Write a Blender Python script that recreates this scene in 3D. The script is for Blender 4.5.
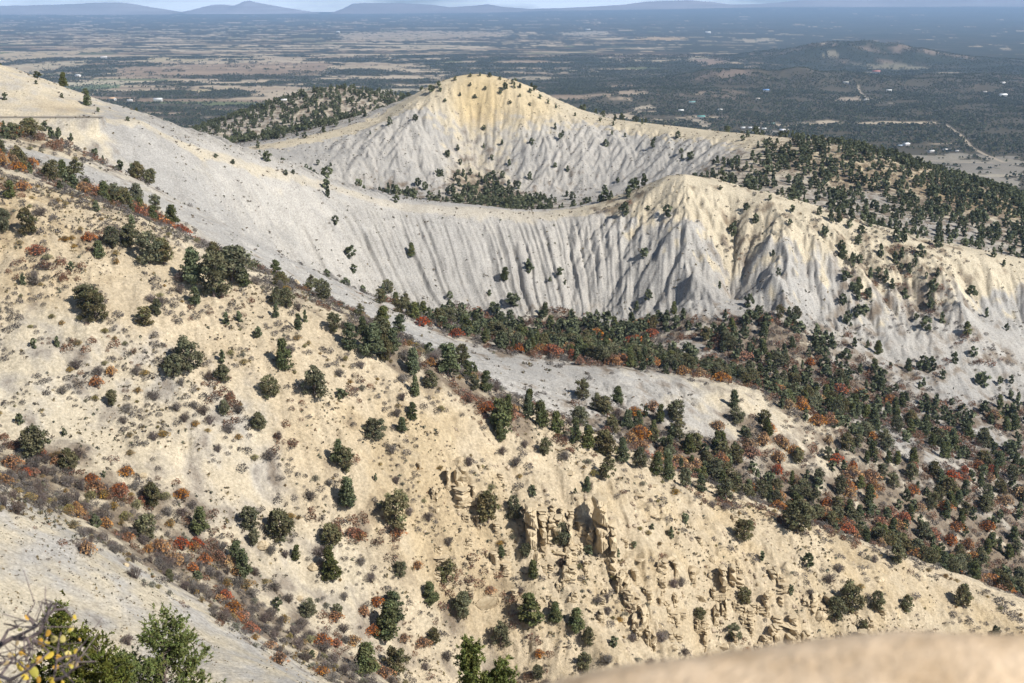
import bpy, math, random
import numpy as np

# ------------------------------------------------------------------ clearing
for _o in list(bpy.data.objects):
    bpy.data.objects.remove(_o)
scene = bpy.context.scene
COL = scene.collection
R = math.radians

# ------------------------------------------------------------------ camera
W, H = 1024, 683
LENS = 50.0
F = LENS / 36.0 * W                       # focal length in pixels
PITCH = math.atan((H / 2 - 5.0) / F)      # level line sits at row 5
cam_data = bpy.data.cameras.new('camera')
cam_data.lens = LENS
cam_data.sensor_width = 36.0
cam_data.clip_start = 0.05
cam_data.clip_end = 300000.0
cam_data.dof.use_dof = True
cam_data.dof.focus_distance = 260.0
cam_data.dof.aperture_fstop = 7.0
cam = bpy.data.objects.new('camera', cam_data)
COL.objects.link(cam)
cam.location = (0, 0, 0)
cam.rotation_euler = (R(90) - PITCH, 0, 0)
scene.camera = cam

# ------------------------------------------------------------------ sky, sun, exposure
SUN_EL, SUN_AZ = R(41), R(124)            # azimuth clockwise from +Y (the view direction)
SUN_DIR = (math.sin(SUN_AZ) * math.cos(SUN_EL), math.cos(SUN_AZ) * math.cos(SUN_EL), math.sin(SUN_EL))
world = bpy.data.worlds.new('World')
scene.world = world
world.use_nodes = True
wn = world.node_tree
bg = wn.nodes['Background']
sky = wn.nodes.new('ShaderNodeTexSky')
sky.sky_type = 'NISHITA'
sky.sun_disc = False
sky.sun_elevation = SUN_EL
sky.sun_rotation = SUN_AZ
sky.altitude = 2400
sky.air_density = 1.0
sky.dust_density = 0.0
sky.ozone_density = 1.0
# thin bright cloud low over the horizon
_tc = wn.nodes.new('ShaderNodeTexCoord')
_mp = wn.nodes.new('ShaderNodeMapping'); _mp.inputs['Scale'].default_value = (5, 5, 26)
_cn = wn.nodes.new('ShaderNodeTexNoise'); _cn.inputs['Scale'].default_value = 1.6; _cn.inputs['Detail'].default_value = 6
_sx = wn.nodes.new('ShaderNodeSeparateXYZ')
_cr = wn.nodes.new('ShaderNodeMapRange'); _cr.inputs[1].default_value = 0.32; _cr.inputs[2].default_value = 0.55
_el = wn.nodes.new('ShaderNodeMapRange'); _el.inputs[1].default_value = 0.16; _el.inputs[2].default_value = 0.02
_mu = wn.nodes.new('ShaderNodeMath'); _mu.operation = 'MULTIPLY'
_mx = wn.nodes.new('ShaderNodeMix'); _mx.data_type = 'RGBA'; _mx.inputs[7].default_value = (46, 49, 51, 1)
wn.links.new(_tc.outputs['Generated'], _mp.inputs[0]); wn.links.new(_mp.outputs[0], _cn.inputs['Vector'])
wn.links.new(_tc.outputs['Generated'], _sx.inputs[0]); wn.links.new(_sx.outputs['Z'], _el.inputs[0])
wn.links.new(_cn.outputs[0], _cr.inputs[0]); wn.links.new(_cr.outputs[0], _mu.inputs[0]); wn.links.new(_el.outputs[0], _mu.inputs[1])
wn.links.new(_mu.outputs[0], _mx.inputs[0]); wn.links.new(sky.outputs[0], _mx.inputs[6]); wn.links.new(_mx.outputs[2], bg.inputs[0])
bg.inputs[1].default_value = 0.055
sun_data = bpy.data.lights.new('sun', 'SUN')
sun_data.energy = 4.7
sun_data.angle = R(0.53)
sun_data.color = (1.0, 0.95, 0.87)
sun = bpy.data.objects.new('sun', sun_data)
COL.objects.link(sun)
from mathutils import Vector
sun.rotation_euler = Vector(SUN_DIR).to_track_quat('Z', 'Y').to_euler()
scene.view_settings.view_transform = 'Standard'
scene.view_settings.look = 'None'
scene.view_settings.gamma = 1.0
scene.view_settings.use_curve_mapping = False
scene.view_settings.exposure = 0.47
scene.render.engine = 'CYCLES'
scene.cycles.max_bounces = 5
scene.cycles.diffuse_bounces = 2
scene.cycles.glossy_bounces = 1
scene.cycles.transmission_bounces = 1
scene.cycles.transparent_max_bounces = 4
scene.cycles.volume_bounces = 0

# ------------------------------------------------------------------ numeric helpers
rng = np.random.default_rng(7)
random.seed(7)
CP, SP = math.cos(PITCH), math.sin(PITCH)

def ray(px, py):
    """direction of a photo ray with unit forward (Y) component"""
    xc = (np.asarray(px, float) - W / 2) / F
    yc = (H / 2 - np.asarray(py, float)) / F
    Y = CP + yc * SP
    Z = -SP + yc * CP
    return xc / Y, Z / Y

def pt(px, py, D):
    x, z = ray(px, py)
    return float(x * D), float(D), float(z * D)

def project(x, y, z):
    yc = y * CP - z * SP              # depth along the view axis
    up = y * SP + z * CP
    yc = np.maximum(yc, 1e-3)
    return W / 2 + F * x / yc, H / 2 - F * up / yc

_perm = np.random.default_rng(11).permutation(256)
_perm = np.concatenate([_perm, _perm, _perm])
_ga = np.random.default_rng(12).random(256) * 2 * np.pi
_gx, _gy = np.cos(_ga), np.sin(_ga)

def noise(x, y):
    xi = np.floor(x); yi = np.floor(y)
    fx = x - xi; fy = y - yi
    xi = xi.astype(np.int64) & 255; yi = yi.astype(np.int64) & 255
    u = fx * fx * fx * (fx * (fx * 6 - 15) + 10)
    v = fy * fy * fy * (fy * (fy * 6 - 15) + 10)
    def g(ix, iy, dx, dy):
        h = _perm[_perm[ix] + iy]
        return _gx[h] * dx + _gy[h] * dy
    a = g(xi, yi, fx, fy); b = g(xi + 1, yi, fx - 1, fy)
    c = g(xi, yi + 1, fx, fy - 1); d = g(xi + 1, yi + 1, fx - 1, fy - 1)
    return ((a + (b - a) * u) + ((c + (d - c) * u) - (a + (b - a) * u)) * v) * 1.4

def fbm(x, y, octaves=4, gain=0.5):
    s = np.zeros_like(x, dtype=float); a = 1.0
    for k in range(octaves):
        s += a * noise(x * 2 ** k + 17.3 * k, y * 2 ** k - 9.1 * k); a *= gain
    return s

def sstep(a, b, x):
    t = np.clip((x - a) / (b - a), 0, 1)
    return t * t * (3 - 2 * t)

# ------------------------------------------------------------------ the ground: break lines (photo column, row, metres away)
LINES = [
    # mesa flank and spur that fills the lower half: crest, face, gully foot
    [(-150,150,300),(0,190,300),(60,205,302),(130,225,303),(200,255,303),(260,285,300),(350,320,300),(440,370,300),(520,415,300),
     (620,462,300),(700,500,305),(800,530,310),(900,562,318),(1024,602,330),(1200,660,345)],
    [(-150,320,265),(0,300,270),(100,320,270),(200,350,272),(300,390,272),(400,440,274),(480,480,276),(560,520,278),(680,560,282),(800,600,290),(1000,683,296)],
    [(-150,360,250),(0,390,250),(100,420,252),(200,450,252),(300,500,254),(400,540,256),(560,600,262),(680,640,268),(800,683,278)],
    [(-150,400,238),(0,445,238),(100,490,236),(200,545,236),(300,600,238),(400,660,242),(480,700,250)],
    [(-150,420,195),(0,500,190),(100,555,190),(200,615,190),(300,676,190)],
    [(-150,600,140),(0,683,150),(200,683,165),(300,683,172)],
    [(700,683,272),(1024,683,290)],
    # spur with the small grey mound behind the first crest
    [(-150,110,450),(60,140,440),(150,185,430),(270,250,420),(340,292,410),(450,350,400),(520,366,400),(620,372,405),(740,390,415),(840,432,420),(950,470,430),(1024,490,440),(1200,540,450)],
    [(130,214,360),(270,278,352),(440,362,345),(560,425,350),(700,485,352),(850,530,372),(1000,577,395),(1200,640,410)],
    # basin floor in front of the fluted ridge
    [(250,235,525),(330,277,550),(400,315,515),(480,335,522),(600,350,512),(740,375,500),(860,405,500),(960,440,495),(1100,480,500)],
    [(400,304,565),(480,305,583),(600,306,591),(680,310,575),(735,307,582),(770,318,562),(860,325,565),(930,312,580),(1024,322,583),(1150,345,585)],
    # fluted ridge crest, from the road platform to the right
    [(90,118,520),(140,121,535),(180,144,540),(210,154,552),(240,161,560),(290,173,580),(330,185,600),(370,198,610),(430,207,620),(500,211,630),(560,212,640),(600,206,640),
     (640,190,640),(665,177,637),(685,174,635),(720,184,630),(770,198,620),(830,215,615),(890,235,610),(950,250,610),(1024,262,612),(1200,300,620)],
    [(732,225,613),(736,262,596),(738,300,581)],
    [(690,225,602),(692,270,577),(690,302,562)],
    [(772,240,591),(776,275,569),(778,302,555)],
    [(648,232,611),(644,270,594),(640,300,582)],
    [(880,262,596),(872,300,577)],
    [(940,275,588),(960,300,574)],
    # road bench and hillside above it
    [(-150,117,500),(0,117,515),(60,118,518)],
    [(0,121,508),(80,124,512),(140,128,530)],
    [(-150,20,600),(0,65,562),(40,84,552),(75,106,542),(95,113,537),(115,116,537)],
    [(-60,70,545),(0,92,536),(40,104,532)],
    [(0,100,640),(60,130,640),(120,145,640)],
    [(110,190,480),(200,235,470),(300,268,470)],
    # back of the fluted ridge and the hollow behind it
    [(60,150,720),(180,170,700),(300,200,700),(430,235,710),(560,238,720),(690,215,720),(830,245,690),(1024,290,690)],
    [(0,135,900),(150,155,900),(300,178,900),(370,195,930),(500,205,900),(600,207,880),(680,190,850),(760,195,800),(900,228,750),(1024,262,720)],
    # pointed butte
    [(60,168,1000),(150,160,1000),(240,149,985),(280,144,990),(330,134,1010),(380,121,1030),(400,106,1040),(440,83,1045),(460,76,1050),(480,74,1050),(500,78,1050),(520,83,1045),(560,106,1040),(600,119,1030),
     (660,126,1005),(700,132,985),(747,135,960),(815,142,920),(882,156,890),(916,175,870),(966,191,860),(1024,208,850),(1200,245,830)],
    [(300,170,935),(400,172,955),(480,192,940),(600,190,945),(670,178,925),(730,165,890)],
    [(476,112,1026),(470,140,1006),(474,165,984),(482,192,950)],
    [(420,108,1020),(405,140,985),(395,170,950)],
    [(545,125,1008),(570,155,975),(596,188,940)],
    [(330,150,980),(310,168,945)],
    [(640,145,985),(670,165,945),(690,180,910)],
    [(820,185,850),(900,200,820),(1000,225,790)],
    # wooded knoll behind the butte's left shoulder
    [(120,150,1200),(200,137,1300),(250,111,1420),(290,97,1480),(320,88,1500),(345,88,1500),(400,98,1500),(480,110,1480),(600,150,1450)],
    [(200,150,1180),(300,140,1250),(400,150,1250)],
]
XYZ = [  # hidden ground, metres
    (0,-40,-2),(-100,-40,6),(100,-40,-8),(0,3,-2.0),(-8,4,-2.6),(10,4,-2.4),(0,15,-10),(-20,15,-9),(25,15,-12),(0,45,-27.5),(-17,45,-26.5),(-60,45,-22),(40,45,-31),
    (-17,80,-45),(-55,80,-43),(0,80,-50),(40,80,-55),(-30,120,-64),(-65,120,-63),(0,110,-72),(60,110,-76),(10,160,-103),(70,160,-115),(20,205,-122),(100,210,-142),(180,180,-130),(200,260,-160),
    (-250,60,-8),(-200,150,-25),(-300,300,-14),(-300,450,-18),(-400,600,-14),(-420,800,-20),(-500,1000,-60),(-400,150,-8),(300,400,-178),(350,550,-170),(420,750,-160),(300,100,-110),
]
for xx in range(-1400, 1801, 200):       # far foot of the mesa
    XYZ += [(xx, 1250, -205 if abs(xx + 180) > 320 else -150), (xx, 1750, -262), (xx, 2300, -300)]
Q = []
for L in LINES:
    P3 = [pt(*p) for p in L]
    for a, b in zip(P3[:-1], P3[1:]):
        n = max(1, int(math.dist(a[:2], b[:2]) / 16))
        for k in range(n):
            t = k / n
            Q.append(tuple(a[i] + (b[i] - a[i]) * t for i in range(3)))
    Q.append(P3[-1])
Q = np.array(Q + XYZ)
_, keep = np.unique(np.round(Q[:, :2] / 3).astype(int), axis=0, return_index=True)
Q = Q[np.sort(keep)]
M_ = len(Q)
A = np.zeros((M_ + 3, M_ + 3))
dq = Q[:, None, :2] - Q[None, :, :2]
A[:M_, :M_] = np.sqrt((dq ** 2).sum(-1)) + np.eye(M_) * -0.6
A[:M_, M_] = 1; A[:M_, M_ + 1:] = Q[:, :2]
A[M_, :M_] = 1; A[M_ + 1:, :M_] = Q[:, :2].T
rhs = np.concatenate([Q[:, 2], np.zeros(3)])
sol = np.linalg.solve(A, rhs)

def base_height(x, y):
    out = np.empty(x.size)
    xf, yf = x.ravel(), y.ravel()
    wq = sol[:M_].astype(np.float32)
    qx = Q[:, 0].astype(np.float32); qy = Q[:, 1].astype(np.float32)
    for s in range(0, xf.size, 20000):
        a = xf[s:s + 20000].astype(np.float32)[:, None] - qx
        b = yf[s:s + 20000].astype(np.float32)[:, None] - qy
        a *= a; b *= b; a += b
        np.sqrt(a, out=a)
        out[s:s + 20000] = a @ wq
    return (out + sol[M_] + sol[M_ + 1] * xf + sol[M_ + 2] * yf).reshape(x.shape)

# ------------------------------------------------------------------ polar grid of the one ground sheet
rs = [1.2]
while rs[-1] < 52000:
    r_ = rs[-1]
    if r_ < 60: s_ = 0.05
    elif r_ < 190: s_ = 0.006
    elif r_ < 690: s_ = 0.0016
    elif r_ < 800: s_ = 0.003
    elif r_ < 1070: s_ = 0.0014
    elif r_ < 1250: s_ = 0.004
    elif r_ < 1520: s_ = 0.0025
    elif r_ < 2300: s_ = 0.02
    else: s_ = float(np.clip(1.2e-6 * r_, 0.0035, 0.05))
    rs.append(r_ * (1 + s_))
RS = np.array(rs)
az = np.concatenate([np.linspace(-40, -22.6, 40), np.arange(-22.5, 22.51, 0.042), np.linspace(22.6, 40, 40)])
AZ = np.radians(az)
NR, NA = len(RS), len(AZ)
RR, AA = np.meshgrid(RS, AZ, indexing='ij')
GX = RR * np.sin(AA); GY = RR * np.cos(AA)
PLAIN = -300.0
GZ = np.full(GX.shape, PLAIN)
near = RS < 2300
GZ[near] = base_height(GX[near], GY[near])
k = sstep(1500, 2250, RR)
GZ = GZ * (1 - k) + PLAIN * k

def slope_of(z):
    """world gradient of a height grid on the polar sheet"""
    dr = np.gradient(z, axis=0) / np.gradient(RR, axis=0)
    dt = np.gradient(z, axis=1) / np.gradient(AA, axis=1) / RR
    return dr * np.sin(AA) + dt * np.cos(AA), dr * np.cos(AA) - dt * np.sin(AA)

def raycast(px, py, zgrid=None):
    """photo point -> ground point (x, y, z); nan when nothing is met"""
    zg = GZ if zgrid is None else zgrid
    px = np.atleast_1d(np.asarray(px, float)); py = np.atleast_1d(np.asarray(py, float))
    sx, sz = ray(px, py)
    a = np.arctan(sx); hz = sz * np.cos(a)              # height per metre of ground range
    ci = np.clip(np.interp(a, AZ, np.arange(NA)), 0, NA - 1.001)
    c0 = ci.astype(int); fr = ci - c0
    out = np.full((len(px), 3), np.nan)
    i0 = int(np.searchsorted(RS, 60))
    for k in range(len(px)):
        col = zg[:, c0[k]] * (1 - fr[k]) + zg[:, c0[k] + 1] * fr[k]
        d = col - hz[k] * RS
        hit = np.nonzero(d[i0:] >= 0)[0]
        if len(hit):
            j = hit[0] + i0
            t = 0.0 if j == i0 else d[j - 1] / (d[j - 1] - d[j] + 1e-9)
            r = RS[j - 1] + (RS[j] - RS[j - 1]) * t
            out[k] = (r * math.sin(a[k]), r * math.cos(a[k]), hz[k] * r)
    return out

def ground_z(x, y):
    r = np.hypot(x, y); a = np.arctan2(x, y)
    ri = np.clip(np.interp(r, RS, np.arange(NR)), 0, NR - 1.001)
    ci = np.clip(np.interp(a, AZ, np.arange(NA)), 0, NA - 1.001)
    r0 = ri.astype(int); c0 = ci.astype(int); fr = ri - r0; fc = ci - c0
    return (GZ[r0, c0] * (1 - fr) * (1 - fc) + GZ[r0 + 1, c0] * fr * (1 - fc) + GZ[r0, c0 + 1] * (1 - fr) * fc + GZ[r0 + 1, c0 + 1] * fr * fc)

def idw(points, values, x, y, power=3.0, soft=2.0):
    """inverse-distance blend of values set at ground points"""
    num = np.zeros(x.shape + (values.shape[1],)); den = np.zeros(x.shape)
    for p, v in zip(points, values):
        w = 1.0 / (((x - p[0]) ** 2 + (y - p[1]) ** 2) + soft * soft) ** (power / 2)
        den += w; num += w[..., None] * v
    return num / den[..., None]

def in_poly(px, py, poly):
    inside = np.zeros(px.shape, bool)
    n = len(poly)
    for i in range(n):
        x0, y0 = poly[i]; x1, y1 = poly[(i + 1) % n]
        c = ((y0 > py) != (y1 > py))
        inside ^= c & (px < (x1 - x0) * (py - y0) / ((y1 - y0) if y1 != y0 else 1e-9) + x0)
    return inside

def dist_line(x, y, L):
    d = np.full(x.shape, 1e9)
    for a, b in zip(L[:-1], L[1:]):
        ax, ay = a[0], a[1]; bx, by = b[0] - ax, b[1] - ay
        t = np.clip(((x - ax) * bx + (y - ay) * by) / (bx * bx + by * by + 1e-9), 0, 1)
        d = np.minimum(d, np.hypot(x - ax - bx * t, y - ay - by * t))
    return d
# ------------------------------------------------------------------ what the ground is made of (photo column, row, grey shale, fluting, ledges, litter)
PAINT = [
 # road hillside and bench
 (20,90,.42,.12,.1,0),(-100,60,.25,.05,.1,0),(60,108,.25,.05,.1,0),(30,117,.4,0,0,0),(30,137,.2,.1,.1,.5),(65,150,.25,.1,.1,.5),(10,160,.3,.1,0,.45),(110,172,.5,.1,0,.35),(90,135,.45,.1,.2,.2),(130,135,.9,.15,0,0),(150,160,.95,.3,0,0),(190,195,.95,.4,0,0),(240,225,.95,.5,0,0),
 (210,170,.75,.6,0,0),(250,195,.85,.8,0,0),(300,235,.9,.95,0,0),(270,220,.9,.85,0,0),(260,180,.8,.7,0,0),(270,255,.85,.3,0,0),(310,280,.85,.3,0,.1),
 # fluted ridge face
 (310,210,.9,.9,0,0),(360,225,.95,1,0,0),(400,240,1,1,0,0),(440,250,1,1,0,0),(500,250,1,1,0,0),(560,250,1,1,0,0),(620,240,1,1,0,0),(650,225,.9,1,0,0),(690,250,1,.9,0,0),(735,255,.6,.8,0,.4),(770,265,1,.9,0,0),
 (820,285,.9,.9,0,.1),(870,285,.8,.9,0,.45),(920,290,.7,.9,0,.5),(850,305,.8,.8,0,.4),(950,270,.5,.7,0,.35),(1000,295,.85,.7,0,.1),(360,270,1,.8,0,0),(420,285,1,.8,0,0),(500,285,1,.9,0,0),(560,290,1,.9,0,0),(620,285,1,.9,0,0),(690,290,1,.7,0,0),(1100,310,.8,.6,0,.1),
 # basin
 (400,310,.9,.2,0,.3),(480,320,.7,.2,0,.55),(560,322,.6,.2,0,.65),(640,332,.6,.2,0,.75),(600,350,.5,.2,0,.7),(520,345,.6,.2,0,.55),(720,345,.6,.2,0,.85),(800,355,.6,.2,0,.8),(860,380,.7,.2,0,.75),(930,375,.8,.2,0,.6),(1000,350,.9,.3,0,.35),(960,390,.9,.2,0,.2),(960,420,.8,.2,0,.7),(1000,420,.7,.2,0,.8),
 (470,336,.7,.2,0,.6),(540,352,.7,.2,0,.65),(600,361,.65,.2,0,.7),(660,367,.6,.2,0,.7),(720,378,.5,.2,0,.65),(430,322,.8,.2,0,.5),(780,392,.5,.2,0,.6),
 # small grey mound / spur
 (60,160,1,.1,0,0),(110,180,1,.1,0,0),(200,225,1,.1,0,.05),(300,277,1,.1,0,.1),(350,305,1,.15,0,.1),(425,338,.9,.15,0,.12),(500,371,.95,.5,0,.08),(560,380,.95,.6,0,.08),(620,387,.9,.6,0,.1),(680,396,.7,.5,0,.15),(740,405,.35,.4,.1,.2),
 (800,418,.4,.3,0,.55),(860,450,.6,.2,0,.7),(950,480,.7,.2,0,.75),(1000,510,.7,.2,0,.75),(900,440,.8,.2,0,.35),(560,405,.95,.4,0,.3),(640,428,.7,.3,0,.7),(700,455,.5,.2,0,.9),(760,430,.4,.2,0,.6),(800,490,.5,.2,0,.8),(900,520,.5,.2,0,.8),(1000,560,.4,.2,0,.8),
 # strip between: brush line behind first crest
 (40,150,.3,.1,.1,.4),(130,212,.5,.1,0,.6),(200,240,.7,.1,0,.3),(280,280,.6,.1,0,.5),(400,350,.5,.1,0,.7),(480,400,.4,.1,0,.7),
 (160,215,.5,.1,0,.3),
 # near tan slope
 (30,215,.1,.2,.2,.25),(30,260,.0,.2,.2,.1),(100,280,.0,.2,.2,.1),(60,340,.42,.15,.1,.25),(150,400,.38,.15,.1,.2),(40,400,.48,.15,.1,.2),(250,440,.40,.15,.1,.15),(30,370,.45,.1,0,.15),(220,320,0,.2,.3,.05),(320,360,0,.2,.3,.05),(300,450,.1,.2,.3,.15),
 (420,420,0,.3,.5,0),(480,450,0,.3,.8,0),(560,490,0,.4,1,0),(600,540,0,.4,1,0),(530,540,0,.4,1,0),(640,580,0,.4,1,0),(700,560,0,.35,1,0),(760,600,0,.3,.9,0),(800,630,0,.3,.9,0),(720,510,0,.3,.4,0),(900,600,0,.3,.5,0),(1000,640,0,.3,.4,0),
 (620,640,0,.4,.6,0),(400,500,0,.3,.6,.1),(440,560,.05,.3,.6,.15),(520,600,.1,.3,.5,.2),(560,660,.05,.3,.5,.1),(440,640,.3,.2,.3,.3),(480,680,.3,.2,.3,.2),(340,580,.4,.2,.2,.3),
 # gully brush and lower left slope
 (50,480,.4,.1,0,.7),(120,520,.4,.1,0,.7),(220,590,.4,.1,0,.65),(300,640,.4,.1,0,.6),(360,670,.4,.1,0,.4),(50,560,.5,.05,0,.0),(150,620,.5,.05,0,0),(30,640,.5,.05,0,.15),(240,665,.5,.05,0,0),(100,660,.5,.05,0,.1),(20,530,.5,.05,0,0),
 # butte
 (300,165,.9,.9,0,0),(360,150,.9,.9,0,0),(420,130,.8,.8,.2,0),(480,110,.2,.6,.5,0),(530,110,.3,.6,.4,0),(420,170,1,1,0,0),(480,150,.5,.7,0,.3),(470,185,.4,.5,0,.6),(540,150,.9,1,0,0),(600,150,.9,1,0,0),(560,185,.9,.8,0,.2),(640,150,.95,1,0,0),
 (690,155,.9,1,0,0),(620,180,.9,.9,0,.1),(740,160,.6,.7,0,.4),(790,163,.4,.5,0,.62),(850,180,.3,.4,0,.66),(870,200,.7,.5,0,.4),(920,205,.5,.4,0,.62),(1000,232,.6,.3,0,.6),(960,200,.2,.3,0,.75),(800,185,.6,.5,0,.45),(950,228,.8,.4,0,.4),(400,195,.8,.4,0,.5),(500,200,.5,.4,0,.7),(620,200,.7,.5,0,.4),
 (905,350,.9,.3,0,.15),(955,388,.9,.3,0,.08),(845,372,.8,.2,0,.45),(880,415,.7,.3,0,.5),(930,460,.7,.3,0,.4),(985,432,.8,.3,0,.3),(760,415,.35,.4,.1,.15),(825,447,.35,.3,.1,.38),(700,347,.8,.2,0,.35),(1005,340,.9,.3,0,.1),(690,420,.7,.3,0,.25),(990,500,.6,.3,0,.3),
 # knoll
 (330,105,.5,.4,.2,.5),(280,120,.6,.4,0,.48),(240,130,.6,.4,0,.45),(360,110,.6,.4,0,.5),(300,130,.8,.4,0,.45),
]
PAINT = np.array(PAINT, float)
pp = raycast(PAINT[:, 0], PAINT[:, 1])
ok = ~np.isnan(pp[:, 0]) & (pp[:, 1] < 1700)
pp, pv = pp[ok], PAINT[ok, 2:]
nz = RS < 2300
nx, ny = GX[nz], GY[nz]
att = idw(pp, pv, nx[::3, ::3], ny[::3, ::3], 3.2, 3.0)
def up3(a):
    ri = np.arange(nx.shape[0]) / 3.0; ci = np.arange(nx.shape[1]) / 3.0
    r0 = np.clip(ri.astype(int), 0, a.shape[0] - 2); c0 = np.clip(ci.astype(int), 0, a.shape[1] - 2)
    fr = np.clip(ri - r0, 0, 1)[:, None]; fc = np.clip(ci - c0, 0, 1)[None, :]
    return (a[r0][:, c0] * (1 - fr) * (1 - fc) + a[r0 + 1][:, c0] * fr * (1 - fc) + a[r0][:, c0 + 1] * (1 - fr) * fc + a[r0 + 1][:, c0 + 1] * fr * fc)
gray, flute, ledge, litter = [up3(att[..., i]) for i in range(4)]

MCREST = [pt(*p) for p in next(L for L in LINES if (560,212,640) in L)]
BCREST = [pt(*p) for p in next(L for L in LINES if (480,74,1050) in L)]
d_m = up3(dist_line(nx[::3, ::3], ny[::3, ::3], MCREST))
d_b = up3(dist_line(nx[::3, ::3], ny[::3, ::3], BCREST))

# rain-cut flutes: stripes that run down the local slope, octave over octave
gxs, gys = slope_of(GZ)
gxs, gys = gxs[nz].copy(), gys[nz].copy()
slope0 = np.hypot(gxs, gys)
sel = (nx ** 2 + ny ** 2 > 90 ** 2) & (nx ** 2 + ny ** 2 < 1650 ** 2)
px_, py_ = nx[sel], ny[sel]
g_x, g_y = gxs[sel], gys[sel]
amp0 = flute[sel] * np.where(np.hypot(px_, py_) < 345, 1.15, np.where(np.hypot(px_, py_) > 790, 0.72, 1.0)) * sstep(0.12, 0.45, slope0[sel]) * np.clip(np.minimum(d_m, d_b)[sel] / 14, 0.12, 1)
add = np.zeros(px_.size)
h1 = np.random.default_rng(5).random((512, 512, 2)) - 0.5
for lam, am in ((31.0, 1.35), (13.5, 1.2), (6.5, 0.85), (3.3, 0.5), (1.7, 0.22)):
    q0, q1 = px_ / lam, py_ / lam
    ln = np.hypot(g_x, g_y) + 1e-6
    s0, s1 = -g_y / ln, g_x / ln
    i0, i1 = np.floor(q0).astype(int), np.floor(q1).astype(int)
    sc_, ss_ = np.zeros(px_.size), np.zeros(px_.size); wt = np.zeros(px_.size)
    for a in (-1, 0, 1):
        for b in (-1, 0, 1):
            h = h1[(i0 + a) & 511, (i1 + b) & 511]
            v0 = q0 - (i0 + a + 0.5 + h[:, 0] * 0.8); v1 = q1 - (i1 + b + 0.5 + h[:, 1] * 0.8)
            w = np.exp(-2.2 * (v0 * v0 + v1 * v1))
            ph = (v0 * s0 + v1 * s1) * 2 * np.pi
            sc_ += w * np.cos(ph); ss_ += w * np.sin(ph); wt += w
    m = np.hypot(sc_, ss_) + 1e-6
    st = np.minimum(m / wt * 2.0, 1.0)
    c, s = sc_ / m * st, ss_ / m * st
    aa = am * amp0
    add += aa * (0.35 * c + 0.62 * np.arcsin(np.clip(c, -1, 1)) - 0.12 * (2 * c * c - 1))          # sharp gullies and ribs
    k = 2 * np.pi / lam * aa * 0.85
    g_x += -s * k * s0; g_y += -s * k * s1
dz = np.zeros(nx.shape); dz[sel] = add
# straight close rills from crest to foot on the two shale walls: sharp ribs between V-cut gullies
def rills(crest, dcrest, reach, y0, y1, amps, xs, share):
    m = (dcrest < reach) & (flute > 0.25) & (ny > y0) & (ny < y1)
    cp = np.array(crest); seg = np.hypot(*np.diff(cp[:, :2], axis=0).T); cs = np.concatenate([[0], np.cumsum(seg)])
    ss = np.arange(0, cs[-1], 4.0); cx = np.interp(ss, cs, cp[:, 0]); cy = np.interp(ss, cs, cp[:, 1])
    kern = np.exp(-np.linspace(-2, 2, 11) ** 2); kern /= kern.sum()
    cx = np.convolve(np.pad(cx, 5, 'edge'), kern, 'valid'); cy = np.convolve(np.pad(cy, 5, 'edge'), kern, 'valid')
    X, Y = nx[m], ny[m]; S = np.empty(X.size)
    for i in range(0, X.size, 40000):
        d2 = (X[i:i + 40000, None] - cx) ** 2 + (Y[i:i + 40000, None] - cy) ** 2
        w = 1.0 / (d2 + 3.0) ** 3
        S[i:i + 40000] = (w * ss).sum(1) / w.sum(1)
    T = dcrest[m]; out = np.zeros(X.size)
    S = S + 1.6 * fbm(X / 26, Y / 26, 2) + 0.28 * fbm(X / 5, Y / 5, 2)
    for lam, am, t0, t1 in amps:
        q = S / lam; ph = q + 0.38 * noise(q * 0.83, 0 * q + lam); fr = ph - np.floor(ph + 0.5)
        tri = 1 - 4 * np.abs(fr)
        out += am * tri * (0.75 + 0.5 * noise(q * 0.31 + 7, T / 60)) * sstep(t0, t1, T)
    sh_ = np.interp(X, xs, share)
    dz[m] = dz[m] * np.clip(1.05 - 0.75 * sh_, .3, 1) + sh_ * out * np.clip(flute[m], 0, 1) * sstep(0.12, 0.4, slope0[m]) * sstep(reach, reach * 0.75, T)
rills(MCREST, d_m, 115, 440, 720, ((13.0, 1.75, 8, 36), (6.0, 1.25, 4, 22), (2.9, 0.7, 2, 12), (1.5, 0.25, 1, 6)), (-60, 15, 45, 110), (1.0, .95, .35, .3))
rills(BCREST, d_b, 150, 800, 1100, ((19.0, 2.0, 12, 55), (8.5, 1.25, 6, 30), (4.0, 0.65, 2, 14)), (-200, 200), (.33, .33))

# ledges of the sandstone band and small relief of the nearer slopes
dist = np.hypot(nx, ny)
rough = fbm(nx / 9, ny / 9, 3) * 0.55 + fbm(nx / 1.6, ny / 1.6, 2) * 0.13
fade = sstep(1400, 250, dist) * sstep(20, 90, dist)
dz += rough * fade * (0.5 + 0.8 * ledge) * np.clip(slope0 * 2.2, 0.15, 1)
z1 = GZ[nz] + dz
warp = fbm(nx / 14, ny / 14, 3) * 2.2 + nx * 0.10
hs = 3.1
t = (z1 + warp) / hs
ft = t - np.floor(t)
step = (sstep(0.30, 0.62, ft) - ft) * hs
brk = sstep(-0.05, 0.35, fbm(nx / 7 + 40, ny / 7, 3)) * ledge
dz += step * 0.85 * brk * sstep(500, 330, dist)
but = noise(nx / 2.6 + 9, ny / 5.0)
dz += np.abs(but) * 0.9 * ledge * brk * sstep(500, 330, dist)
# brush-covered gullies: uneven, no fluting
dz += litter * fbm(nx / 5, ny / 5, 2) * 0.5 * fade
GZ[nz] += dz
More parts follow.
